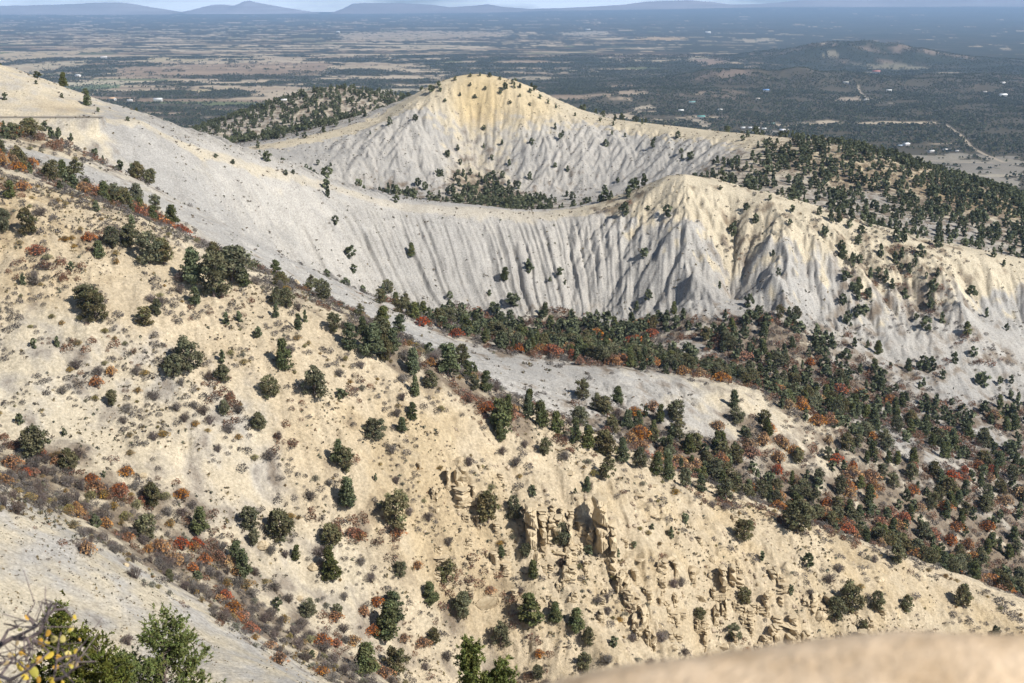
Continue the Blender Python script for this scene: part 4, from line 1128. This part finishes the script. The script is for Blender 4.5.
ROCKS = [ # photo column, row of its middle, width in photo pixels, slab?
 (460,465,20,0,'pale boulder balanced on a stub of rock, black shadow at its left'),(531,507,17,1,'flat caprock slab on the left rock pillar'),(602,498,13,1,'small caprock slab on the right rock pillar'),(667,556,26,1,'long thin slab jutting over a black hollow'),(691,573,18,0,'rounded brown block right of the jutting slab'),
 (487,606,26,0,'big pale boulder below the red oak row'),(231,568,16,0,'pale boulder between the two gully junipers'),(262,548,14,0,'cracked boulder below the gully juniper'),(313,569,15,0,'light boulder beside the two stacked junipers'),(880,583,16,0,'white boulder on the lower right sand slope'),(836,596,7,0,'small white stone above the lower right tree pair'),
 (69,228,7,0,'little tan block on the near crest at upper left'),(295,283,9,0,'tan block among brush on the near crest'),(86,321,7,0,'pale stone under the upper tree pair'),(403,447,8,0,'white stone left of the balanced boulder'),(570,473,12,1,'flat pale slab below the near crest trees'),(654,486,9,1,'small slab on the crest of the sandy face'),(655,516,10,1,'pale ledge slab under the bare shoulder'),
 (640,497,8,0,'grey stone up-right of the right pillar'),(126,566,7,0,'white stone at the lip of the bare slope'),(90,492,12,0,'pale block in the rust oak band'),(80,485,10,0,'tan block left of the rust oak band'),(143,477,9,0,'white stone above the gully junipers'),(311,657,14,0,'pale boulder low in the gully'),(300,600,10,0,'tan stone near the lower gully bed'),
 (640,560,12,1,'tan slab above the rubble face'),(560,555,10,0,'block at the foot of the left pillar'),(625,575,12,0,'block at the foot of the right pillar'),(745,590,12,0,'tan block beside the tall black hollow'),(700,600,12,0,'block in the middle of the rubble face'),(770,595,10,0,'block at the right of the rubble face'),(820,618,13,0,'stone right of the dark cave'),(660,630,13,0,'low block at the bottom of the rubble face'),(615,625,11,0,'block on the lower broken rib'),(790,625,22,1,'roof slab over the dark cave')]
P = raycast([r[0] for r in ROCKS], [r[1] for r in ROCKS])
for i, ((c_, r_, w_, sl, lab), p) in enumerate(zip(ROCKS, P)):
    if np.isnan(p[0]): continue
    s = w_ * math.hypot(p[0], p[1]) / F / 1.05
    o = link('flat_rock' if sl else 'boulder', (SLABS[i % 4] if sl else BOULDERS[i % 8]), None, (p[0], p[1] + (0.15 if not sl else -0.1) * s, p[2] + (0.12 if not sl else 0.06) * s))
    o.scale = (s, s, s); o.rotation_euler = (rng.normal() * .08, rng.normal() * .08, rng.normal() * 0.5)
    tag(o, lab, 'rock', 'rocks of the sandstone slope')
# broken sandstone outcrops: columns of stacked blocks under harder caps
def outcrop_mesh(seed, ncol, cap):
    g = np.random.default_rng(seed); bm = bmesh.new()
    def block(cx, cy, z0, z1, wx, wy):
        b2 = bmesh.new()
        for _ in range(18):
            d = g.random(3) * 2 - 1; d /= np.abs(d).max() ** .75
            b2.verts.new((cx + d[0] * wx * (.85 + .25 * g.random()), cy + d[1] * wy, (z0 + z1) / 2 + d[2] * (z1 - z0) * .56))
        r = bmesh.ops.convex_hull(b2, input=b2.verts)
        bmesh.ops.delete(b2, geom=list(set(v for v in r['geom_interior'] + r['geom_unused'] if isinstance(v, bmesh.types.BMVert))), context='VERTS')
        t = bpy.data.meshes.new('t'); b2.to_mesh(t); b2.free(); bm.from_mesh(t); bpy.data.meshes.remove(t)
    for c in range(ncol):
        cx = (c - (ncol - 1) / 2) * .30 + g.normal() * .05; cy = g.normal() * .08; hgt = 1.0 if c == ncol // 2 else .45 + .5 * g.random()
        z = -.5; w = .17 + .07 * g.random()
        while z < hgt - .08:
            dz_ = .18 + .34 * g.random(); z1 = min(z + dz_, hgt)
            sh = .28 * (1 - (z + .5) / 1.6)
            block(cx + g.normal() * .022, cy + .30 + g.normal() * .03, z, z1, w * (.88 + .24 * g.random()) + sh * .3, .38 + sh + .06 * g.random()); z = z1 - .01
        if cap: block(cx - .02, cy + .22, hgt - .01, hgt + .07 + .05 * g.random(), w * 1.18, .44)
    me = bpy.data.meshes.new('outcrop'); bm.to_mesh(me); bm.free()
    o = bpy.data.objects.new('tmp', me); COL.objects.link(o)
    md = o.modifiers.new('r', 'REMESH'); md.mode = 'SHARP'; md.octree_depth = 7; md.sharpness = 1.0; md.scale = .95; md.use_remove_disconnected = True; md.threshold = .05; md.use_smooth_shade = False
    bpy.context.view_layer.update()
    ev = o.evaluated_get(bpy.context.evaluated_depsgraph_get()); m2 = bpy.data.meshes.new_from_object(ev)
    bpy.data.objects.remove(o); bpy.data.meshes.remove(me)
    co = np.empty(len(m2.vertices) * 3); m2.vertices.foreach_get('co', co); co = co.reshape(-1, 3)
    n_ = fbm(co[:, 0] * 9 + seed, co[:, 2] * 9 + co[:, 1] * 6, 4, .6) * .014
    strat = np.sin(co[:, 2] * 40 + 2 * noise(co[:, 0] * 3, co[:, 1] * 3 + seed)) * .004
    crn = noise(co[:, 0] * 16 + seed, co[:, 1] * 4) * .012 - np.abs(noise(co[:, 0] * 11 + 2 * seed, co[:, 1] * 3)) * .03
    ce = co[:, :2] - np.array([0, .3]); le = np.linalg.norm(ce, axis=1)[:, None] + 1e-6
    co[:, :2] += ce / le * (n_ + strat + crn)[:, None]
    m2.vertices.foreach_set('co', co.ravel()); m2.update(); m2.materials.clear(); m2.materials.append(M_STONE); m2.name = 'outcrop'
    return m2
OUTC = [outcrop_mesh(950 + i, (1, 2, 3, 1, 2, 4, 1, 3, 2, 1)[i], i % 2 == 0 or i == 3) for i in range(10)]
FINS = [(531,550,14,42,3),(543,545,10,26,0),(556,540,16,22,4),(570,548,10,26,6),(601,554,15,52,3),(613,560,12,36,0),(590,545,9,18,9),(461,490,17,22,1),(474,500,10,15,6),(552,515,9,10,9),(562,520,8,12,6),(622,592,16,20,7),(612,575,10,18,9),(630,612,15,20,2),(640,632,18,24,5),(650,645,14,20,7),
        (662,572,14,12,1),(676,578,10,16,6),(692,582,12,10,8),(723,592,10,24,0),(732,585,9,18,9),(766,612,10,16,8),(775,645,12,18,4),(795,645,18,16,5),(806,648,12,16,1),(760,655,14,12,2),(585,575,10,14,8),(648,598,12,12,2),(700,628,14,12,7),(820,600,9,7,6),(735,520,9,5,1),(700,545,9,7,8),(420,470,8,7,6),(500,480,8,6,9),(515,600,9,10,0),(480,470,7,5,6)]
_g = np.random.default_rng(31)
while len(FINS) < 150:
    c_ = 430 + 460 * _g.random(); r_ = 462 + (c_ - 420) * 0.30 + 105 * _g.random() ** 1.1 + 12
    if r_ < 668: FINS.append((c_, r_, 7 + 13 * _g.random() ** 2, 5 + 12 * _g.random() ** 1.8, int(_g.integers(0, 10))))
P = raycast([f[0] for f in FINS], [f[1] for f in FINS]); labs = []
for (c_, r_, w_, h_, k_), p in zip(FINS, P):
    if np.isnan(p[0]) or p[1] > 335: continue
    m_ = math.hypot(p[0], p[1]) / F; nc = (1, 2, 3, 1, 2, 4, 1, 3, 2, 1)[k_]
    o = link('rock_outcrop', OUTC[k_], None, (p[0], p[1] + 0.2, p[2])); hs_ = h_ * m_ * 1.05
    o.scale = (w_ * m_ / (.30 * nc + .30), max(hs_ * 0.8, w_ * m_), hs_); o.rotation_euler[2] = rng.normal() * .25
    tag(o, None, 'rock', 'sandstone outcrops on the tan slope')
    lv = 'small' if h_ < 9 else 'broken' if h_ < 18 else 'tall' if h_ < 35 else 'tallest'
    labs.append((o, f"{lv} {'single' if nc == 1 else 'clustered'} sandstone outcrop {place_words(c_, r_ - h_ / 2)}", c_, r_))
finish_labels(labs)
_g = np.random.default_rng(57); BL_ = []
while len(BL_) < 90:
    c_ = 425 + 480 * _g.random(); r_ = 455 + (c_ - 420) * 0.31 + 115 * _g.random() + 8
    if r_ < 670: BL_.append((c_, r_, 3.5 + 8 * _g.random() ** 2.5))
P = raycast([t[0] for t in BL_], [t[1] for t in BL_]); labs = []
for i, ((c_, r_, w_), p) in enumerate(zip(BL_, P)):
    if np.isnan(p[0]) or p[1] > 335: continue
    s = w_ * math.hypot(p[0], p[1]) / F; sl = i % 3 == 0
    o = link('flat_rock' if sl else 'boulder', SLABS[i % 4] if sl else BOULDERS[i % 8], None, (p[0], p[1] + .1 * s, p[2] + .12 * s)); o.scale = (s, s, s * (1 if sl else 1.2)); o.rotation_euler = (rng.normal() * .2, rng.normal() * .2, rng.random() * 6.28)
    tag(o, None, 'rock', 'rocks of the sandstone slope'); lv = 'little' if w_ < 4.5 else 'small' if w_ < 7 else 'larger'
    labs.append((o, f"{lv} {'flat slab' if sl else 'angular block'} of tan sandstone {place_words(c_, r_)}", c_, r_))
finish_labels(labs)
# uncountable rubble
def stone(seed):
    g = np.random.default_rng(seed); V = np.array([[-1,-1,-1],[1,-1,-1],[1,1,-1],[-1,1,-1],[-1,-1,1],[1,-1,1],[1,1,1],[-1,1,1]]) * np.array([.5,.42,.36]) + g.normal(size=(8,3)) * .13
    V[4:, :2] *= 0.75
    return V, np.array([[0,3,2,1],[4,5,6,7],[0,1,5,4],[1,2,6,5],[2,3,7,6],[3,0,4,7]]), np.broadcast_to(np.array([.47,.39,.27]), (8, 3))
st_ = [stone(900 + i) for i in range(6)]
N_ = 70000
x, y = sample(N_, 110, 345); E_ = grid_at(ledge, x, y); G_ = grid_at(gray, x, y)
dn = (0.05 + 0.9 * E_ ** 1.5) * sstep(-0.2, 0.6, fbm(x / 6 + 3, y / 6, 3))
kp = rng.random(N_) < dn * area(110, 345) / N_
x, y, E_ = x[kp], y[kp], E_[kp]; z = ground_z(x, y)
hh = 0.12 + (0.22 + 0.65 * E_) * rng.random(len(x)) ** 4
many('rubble', st_, np.stack([rng.integers(0, 6, len(x)), x, y, z + hh * 0.1, hh], -1), [M_WOOD], 'loose sandstone rubble on the tan slope', tintvar=0.2)

# ------------------------------------------------------------------ road on the bench
def road():
    D = np.linspace(0, 1, 60); pxr = -160 + D * 262
    L0 = np.array([pt(c, 117.3, 509 + 8 * t) for c, t in zip(pxr, D)])
    V = []; 
    for i, p in enumerate(L0):
        d = L0[min(i + 1, 59)] - L0[max(i - 1, 0)]; n = np.array([-d[1], d[0], 0]); n /= np.linalg.norm(n)
        for s in (-3.0, -1.1, 1.1, 3.0):
            q = p + n * s; V.append((q[0], q[1], q[2] + 0.5))
    V = np.array(V)
    zz = ground_z(V[:, 0], V[:, 1]).reshape(-1, 4).max(1); zz = np.convolve(np.pad(zz, 4, 'edge'), np.ones(9) / 9, 'valid')
    V[:, 2] = np.repeat(L0[:, 2] + 0.10, 4)
    ii = np.arange(240).reshape(60, 4); q = np.stack([ii[:-1, :-1], ii[1:, :-1], ii[1:, 1:], ii[:-1, 1:]], -1).reshape(-1, 4)
    o = link('road', np_mesh('road', V, q, 4, np.broadcast_to(np.array([.34, .315, .25]), (240, 3)), 'tint', False, [M_WOOD])); tag(o, 'narrow road on a bench cut in the left hillside', kind='structure')
road()

# ------------------------------------------------------------------ houses far out on the plain
def house_meshes():
    w = Build(); V = np.array([[-.5,-.35,-.1],[.5,-.35,-.1],[.5,.35,-.1],[-.5,.35,-.1],[-.5,-.35,.28],[.5,-.35,.28],[.5,.35,.28],[-.5,.35,.28],[-.5,0,.44],[.5,0,.44]])
    w.add(V, [[0,1,5,4],[2,3,7,6],[0,3,2,1]], (.7, .68, .64)); w.add(V, [[1,2,6,5],[3,0,4,7]], (.7, .68, .64))
    w.add(np.array([V[4], V[7], V[8], V[8], V[6], V[5], V[9], V[9]]), [[0,1,2,3],[4,5,6,7]], (.7,.68,.64))
    return w
HOUSES = [(112,100,9,(.55,.28,.12),'orange-brown roofed house in the woods at far left'),(158,101,10,(.75,.74,.72),'long white roof below the left fields'),(130,101,6,(.72,.7,.68),'small white shed between the orange roof and the long white roof'),(284,101,7,(.76,.75,.73),'white barn left of the dark knoll by a pale road'),(104,58,7,(.6,.56,.5),'pale farmhouse among fields at upper left'),(78,76,6,(.6,.6,.6),'grey farm building beside a green field at left'),
 (692,103,7,(.20,.45,.42),'teal roofed house above the butte ridge'),(681,111,6,(.8,.79,.77),'white house left of the pale curved road'),(701,118,9,(.15,.42,.38),'big teal roof beside the pale curved road'),(720,110,5,(.8,.79,.77),'white house above the dense woods, right of the teal roofs'),(766,91,7,(.10,.30,.62),'bright blue roof in the middle distance woods'),(758,99,5,(.5,.42,.36),'brown cabin under the blue roof'),
 (743,128,5,(.8,.79,.77),'leftmost white trailer behind the back ridge'),(750,128,5,(.8,.79,.77),'second white trailer behind the back ridge'),(757,128.5,5,(.8,.79,.77),'third white trailer behind the back ridge'),(764,129,5,(.75,.74,.72),'rightmost white trailer behind the back ridge'),(784,132,10,(.82,.80,.78),'large white house on pale ground behind the back ridge'),(773,124,5,(.22,.5,.45),'small green-teal roof above the trailers'),
 (889,91,6,(.82,.81,.8),'lone white house right of the pale track'),(1003,96,8,(.84,.83,.82),'bright white house in woods at the right edge'),(1003,83,5,(.7,.66,.62),'pale house near the right edge, above the bright white one'),(985,92,4,(.75,.7,.66),'small pale house left of the bright white one'),(876,73,9,(.48,.26,.20),'reddish long building on the far wooded rise'),(846,83,6,(.66,.62,.56),'pale house left of the reddish building'),
 (906,145,8,(.78,.78,.8),'white and blue house beside the pale field'),(900,146,5,(.45,.52,.62),'blue roofed shed beside the white field house'),(931,152,7,(.82,.81,.79),'white farmhouse at the edge of the pale field'),(945,150,5,(.7,.68,.66),'small pale shed right of the white farmhouse'),(957,151,4,(.6,.58,.56),'grey shed at the right end of the field houses'),(588,30,10,(.9,.9,.9),'long white building far out beside a pale field'),(708,33,7,(.85,.85,.85),'tiny white building far beyond the butte'),(338,32,4,(.85,.85,.85),'tiny white tower far out in the fields'),(866,100,5,(.7,.66,.6),'pale house beside the track fork')]
for i, (c_, r_, w_, rc, lab) in enumerate(HOUSES):
    D = -PLAIN / ((r_ + 0.8 - 5) / F)
    p = raycast(c_, r_ + 0.8)[0]
    if np.isnan(p[0]): continue
    s = min(w_ * 0.78 * math.hypot(p[0], p[1]) / F, 50)
    e = bpy.data.objects.new('house', None); COL.objects.link(e); e.location = (p[0], p[1], p[2] + 0.3 + 0.1 * s)
    e.rotation_euler[2] = rng.normal() * 0.25
    wb = house_meshes(); v, f, c = wb.arrays()
    v = v * s * np.array([1, 1, 0.75])
    link('wall', np_mesh('house_wall', v, f, 4, c * (.75 if rc[0] < .5 else 1), 'tint', False, [M_WOOD]), e)
    h = .75 * s; ro = Build(); E_ = .05 * s
    for sg in (-1, 1):
        a = np.array([[-.5 * s - E_, sg * (.35 * s + E_), .255 * h], [.5 * s + E_, sg * (.35 * s + E_), .255 * h], [.5 * s + E_, 0, .46 * h], [-.5 * s - E_, 0, .46 * h]])
        up_ = np.array([0, 0, .03 * s + 0.1]); vv = np.concatenate([a, a + up_])
        ro.add(vv, [[3,2,1,0],[4,5,6,7],[0,1,5,4],[1,2,6,5],[2,3,7,6],[3,0,4,7]], rc)
    v, f, c = ro.arrays(); link('roof', np_mesh('house_roof', v, f, 4, c, 'tint', False, [M_WOOD]), e)
    tag(e, lab, 'house', 'houses scattered over the plain')

# ------------------------------------------------------------------ beside the viewer: rock rim, pinyons, a twig with yellow leaves
def rim_rock():
    D0 = 0.95
    cols = np.array([60, 120, 200, 300, 450, 548, 582, 616, 650, 704, 760, 800, 860, 900, 940, 1024, 1150, 1300, 1500, 1700, 1800, 1860], float)
    rows = np.array([3600, 1500, 900, 760, 715, 694, 684, 678, 672, 663, 654, 648, 640.5, 637.5, 636.5, 637.5, 650, 690, 760, 900, 1500, 3600], float)
    u = np.linspace(cols[0], cols[-1], 260); X = ray(u, 650)[0] * D0
    crest = ray(u, np.interp(u, cols, rows))[1] * D0
    crest = np.convolve(np.pad(crest, 5, 'edge'), np.ones(11) / 11, 'valid')
    prof = [(-1.0, -1.9), (-0.75, -1.9), (-0.62, -1.0), (-0.52, -0.42), (-0.46, -0.22)] + [(t, -0.66 * abs(t) ** 1.7 if t < 0 else -0.25 * t - 2.4 * t * t) for t in np.linspace(-0.38, 0.22, 50)] + [(0.25, -0.27), (0.29, -0.42), (0.33, -0.8), (0.38, -1.9)]
    V = []
    for (dy, dz_) in prof:
        yy = D0 + dy * 1.0 + 0 * X
        zz = crest + dz_ 
        zz = np.maximum(zz, -2.3)
        nn = fbm(X / .16 + 5, yy / .16, 4) * 0.005 + fbm(X / .02, yy / .02, 2) * 0.0014
        V.append(np.stack([X, yy + fbm(X / .2, zz / .2, 2) * .02 * (abs(dy) > .3), zz + nn * (1 if abs(dy) < 0.4 else 3)], -1))
    V = np.concatenate(V); nr = len(prof)
    ii = np.arange(nr * 260).reshape(nr, 260)
    q = np.stack([ii[:-1, :-1], ii[:-1, 1:], ii[1:, 1:], ii[1:, :-1]], -1).reshape(-1, 4)
    me = np_mesh('rim_rock', V, q, 4, None, smooth=True)
    m, nt, b = mat('rim_sandstone', 0.95); N, L = nt.nodes, nt.links
    b.inputs['Specular IOR Level'].default_value = 0.04
    tc = N.new('ShaderNodeTexCoord'); n = N.new('ShaderNodeTexNoise'); n.inputs['Scale'].default_value = 14; n.inputs['Detail'].default_value = 9; n.inputs['Roughness'].default_value = .7
    L.new(tc.outputs['Object'], n.inputs['Vector'])
    cr = N.new('ShaderNodeValToRGB'); cr.color_ramp.elements[0].color = (.42, .30, .185, 1); cr.color_ramp.elements[1].color = (.70, .545, .385, 1); cr.color_ramp.elements[0].position = .33; cr.color_ramp.elements[1].position = .66
    L.new(n.outputs[0], cr.inputs[0]); L.new(cr.outputs[0], b.inputs['Base Color'])
    n3 = N.new('ShaderNodeTexNoise'); n3.inputs['Scale'].default_value = 160; n3.inputs['Detail'].default_value = 4; L.new(tc.outputs['Object'], n3.inputs['Vector'])
    bp = N.new('ShaderNodeBump'); bp.inputs['Strength'].default_value = .6; bp.inputs['Distance'].default_value = .006; L.new(n3.outputs[0], bp.inputs['Height']); L.new(bp.outputs[0], b.inputs['Normal'])
    me.materials.append(m)
    tag(link('rim_rock', me), 'blurred tan sandstone rim rock right below the viewer', 'rock')
rim_rock()

def needle_pine(name, base, height, width, seed, tops, label):
    """bushy pinyon built of branches that end in tufts of needles"""
    g = np.random.default_rng(seed); crown = Build(); tr = Build()
    bark = np.array([.15, .125, .105])
    for (tx, th) in tops:
        top = np.array([tx, 0, th]); foot = np.array([tx * .2, 0, -0.5])
        path = [foot + (top - foot) * t + np.append(g.normal(size=2) * .04, 0) for t in np.linspace(0, .97, 8)]
        tr.add(*tube(path, .09, .012, 7), bark)
        nb = int(60 * th / height)
        for i in range(nb):
            t = 0.12 + 0.88 * (i / nb) ** 0.85; p0 = foot + (top - foot) * t
            ln = width * 0.5 * (1.06 - t) ** 0.5 * (0.7 + .5 * g.random()) / (1 if len(tops) == 1 else 1.25); an_ = g.random() * 6.283
            tip = p0 + np.array([ln * math.cos(an_), ln * math.sin(an_), ln * (.25 + .4 * t)])
            mid = (p0 + tip) / 2 + np.array([0, 0, -.05 * ln])
            tr.add(*tube([p0, mid, tip], .022, .007, 4), bark)
            for s in np.concatenate([np.linspace(.22, 1.03, max(6, int(ln / .075)))]):
                c = (p0 + (mid - p0) * s * 2) if s < .5 else (mid + (tip - mid) * (s * 2 - 1))
                for _ in range(3):
                    d = g.normal(size=3) + np.array([math.cos(an_) * .7, math.sin(an_) * .7, .9]); d /= np.linalg.norm(d)
                    cc = c + g.normal(size=3) * .10
                    tw = cc + d * (.10 + .10 * g.random()); n = 18
                    col0 = np.array([.115, .16, .04]) * (.65 + .8 * g.random()) * np.array([1 + .3 * g.random(), 1, 1])
                    for _k in range(n):
                        e_ = d * .8 + g.normal(size=3) * .55; e_ /= np.linalg.norm(e_)
                        b0 = cc + (tw - cc) * g.random(); L_n = .065 + .04 * g.random()
                        sd = np.cross(e_, g.normal(size=3)); sd /= np.linalg.norm(sd) + 1e-9; w0 = .017
                        crown.quads(np.array([b0 - sd * w0, b0 + sd * w0, b0 + e_ * L_n + sd * w0 * .5, b0 + e_ * L_n - sd * w0 * .5]), col0 * (.85 + .3 * g.random()))
    e = bpy.data.objects.new(name, None); COL.objects.link(e); e.location = base
    link('crown', crown.mesh('pine_crown', [M_LEAF]), e); link('trunk', tr.mesh('pine_trunk', [M_WOOD], True), e)
    tag(e, label, 'tree', None); return e
def foot_for(px, top_row, D):
    x_, y_, z_ = pt(px, top_row, D); gz = float(ground_z(np.array([x_]), np.array([y_]))[0])
    return (x_, y_, gz), z_ - gz
b_, h_ = foot_for(162, 626, 45); needle_pine('pinyon_tree', b_, h_, 4.2, 1, [(0, h_)], 'bushy green pinyon top in the foreground at lower left')
b_, h_ = foot_for(62, 616, 36); needle_pine('pinyon_tree', b_, h_, 3.4, 2, [(0, h_), (.9, h_ - .9)], 'dark pinyon behind the yellow-leaved twig in the bottom left corner')
b_, h_ = foot_for(470, 643, 40); needle_pine('pinyon_tree', b_, h_, 1.5, 3, [(0, h_), (1.15, h_ - .75), (0.55, h_ - 1.15)], 'twin-topped yellow-green pinyon tip at the bottom edge')
b_, h_ = foot_for(118, 663, 39); needle_pine('pinyon_tree', b_, h_, 2.4, 4, [(0, h_)], 'low pinyon top between the dark pinyon and the bushy one')

def twig_bush():
    D = 4.6
    def q(c, r, d=0.0): return np.array(pt(c, r, D + d))
    st, lf = Build(), Build(); g = np.random.default_rng(77)
    col = np.array([.20, .155, .15])
    root = q(-70, 900, .1)
    br = [[(-70,900),(-50,760),(-20,668),(0,645),(12,638),(28,639),(40,632),(46,617),(54,610),(65,609),(73,618)],[(-50,760),(-10,690),(0,676),(14,658),(24,648),(33,640)],[(-50,790),(20,710),(50,690),(55,672),(57,655),(59,640),(61,632)],[(14,638),(26,632),(36,627),(45,617)],[(46,617),(49,610),(52,604)],[(54,610),(55,606),(58,603)],[(58,660),(66,657),(76,655)],
          [(0,676),(10,680),(25,672),(34,664)],[(-20,668),(5,662),(20,664)],[(20,710),(25,690),(30,675),(33,662)],[(-10,690),(5,692),(18,684),(24,676)],[(33,640),(42,645),(49,652)],[(28,639),(30,650),(26,662)],[(55,680),(66,676),(75,668)],[(36,627),(30,619),(27,615)],[(0,645),(8,630),(18,627)]]
    for i, L_ in enumerate(br):
        dd = g.normal() * .12
        P_ = [q(c, r, dd * min(1, k / 3)) for k, (c, r) in enumerate(L_)]
        st.add(*tube(P_, .014 if i == 0 else .007, .003, 6), col * (.8 + .4 * g.random()))
    for _ in range(46):
        L_ = br[int(g.integers(0, len(br)))]; c, r = L_[int(g.integers(1, len(L_)))]
        a = q(c, r, g.normal() * .1); st.add(*tube([a, a + g.normal(size=3) * .03, a + g.normal(size=3) * .06 + np.array([0, 0, .03])], .003, .0015, 4), col * (.8 + .5 * g.random()))
    Y1, Y2, OR, TN, PY = (.72,.50,.06), (.60,.52,.10), (.68,.36,.05), (.55,.40,.22), (.75,.62,.22)
    for (c, r, s, cl) in [(float(g.uniform(0, 84)), float(g.uniform(628, 683)), float(g.uniform(1.8, 3.6)), [Y1, Y2, OR, TN, PY][int(g.integers(0, 5))]) for _ in range(26)] + [(27,617,4,OR),(20,630,3.4,PY),(48,633,4,OR),(54,639,5.5,PY),(63,639,4.6,PY),(41,643,5.6,OR),(47,642,4,Y1),(49,655,6,Y1),(59,657,4.4,OR),(68,655,5.4,PY),(76,651,3.4,Y1),(74,665,5.5,TN),(21,666,6.5,Y1),(33,658,5.5,Y2),(39,660,5,OR),(27,668,5,OR),(34,672,6.5,Y2),(25,677,4.6,Y1),(0,680,6,Y1),(52,681,5,Y1),(38,680,4.5,OR),(6,663,4,TN),(56,667,4,OR),(75,617,3,Y1),(84,683,5,PY),(10,655,3.5,TN),(17,643,3,TN),(24,652,3.5,OR),(45,650,3.6,PY),(13,672,4,TN),(30,640,3,PY),(72,620,2.6,OR)]:
        ctr = q(c, r, g.normal() * .08); s = s * D / F * .88
        nrm = np.array([.25, -.8, .45]) + g.normal(size=3) * .7; nrm /= np.linalg.norm(nrm)
        ax = g.normal(size=3) * .6 + np.array([0, 0, -1]); ax -= ax.dot(nrm) * nrm; ax /= np.linalg.norm(ax); sd = np.cross(nrm, ax)
        ring = []
        for t in np.linspace(0, 2 * np.pi, 12, endpoint=False):
            rr_ = 1 + .08 * math.cos(3 * t); ring.append(ctr + s * (ax * math.cos(t) * 1.12 * rr_ + sd * math.sin(t) * .78 * rr_ - nrm * .28 * math.sin(t) ** 2))
        V_ = [ctr] + ring
        lf.add(np.array(V_), [(0, 1 + k, 1 + (k + 1) % 12, 1 + (k + 2) % 12) for k in range(0, 12, 2)], np.array(cl) * (.85 + .3 * g.random()))
        tip = ctr - ax * s * 1.1; st.add(*tube([tip, tip - ax * s * .6 + np.array([0, 0, .004])], .0018, .0016, 4), col)
    base = np.array([root[0], root[1], root[2]])
    gz = float(ground_z(np.array([root[0]]), np.array([root[1]]))[0])
    st.add(*tube([root, np.array([root[0] - .05, root[1], gz - .1])], .02, .03, 6), col)
    e = bpy.data.objects.new('leafy_twig_bush', None); COL.objects.link(e)
    link('stems', st.mesh('twig_stems', [M_STEM], True), e); link('leaves', lf.mesh('twig_leaves', [M_BRIGHT], True), e)
    tag(e, 'leaning bare twigs with a few yellow and orange leaves, bottom left', 'shrub')
twig_bush()
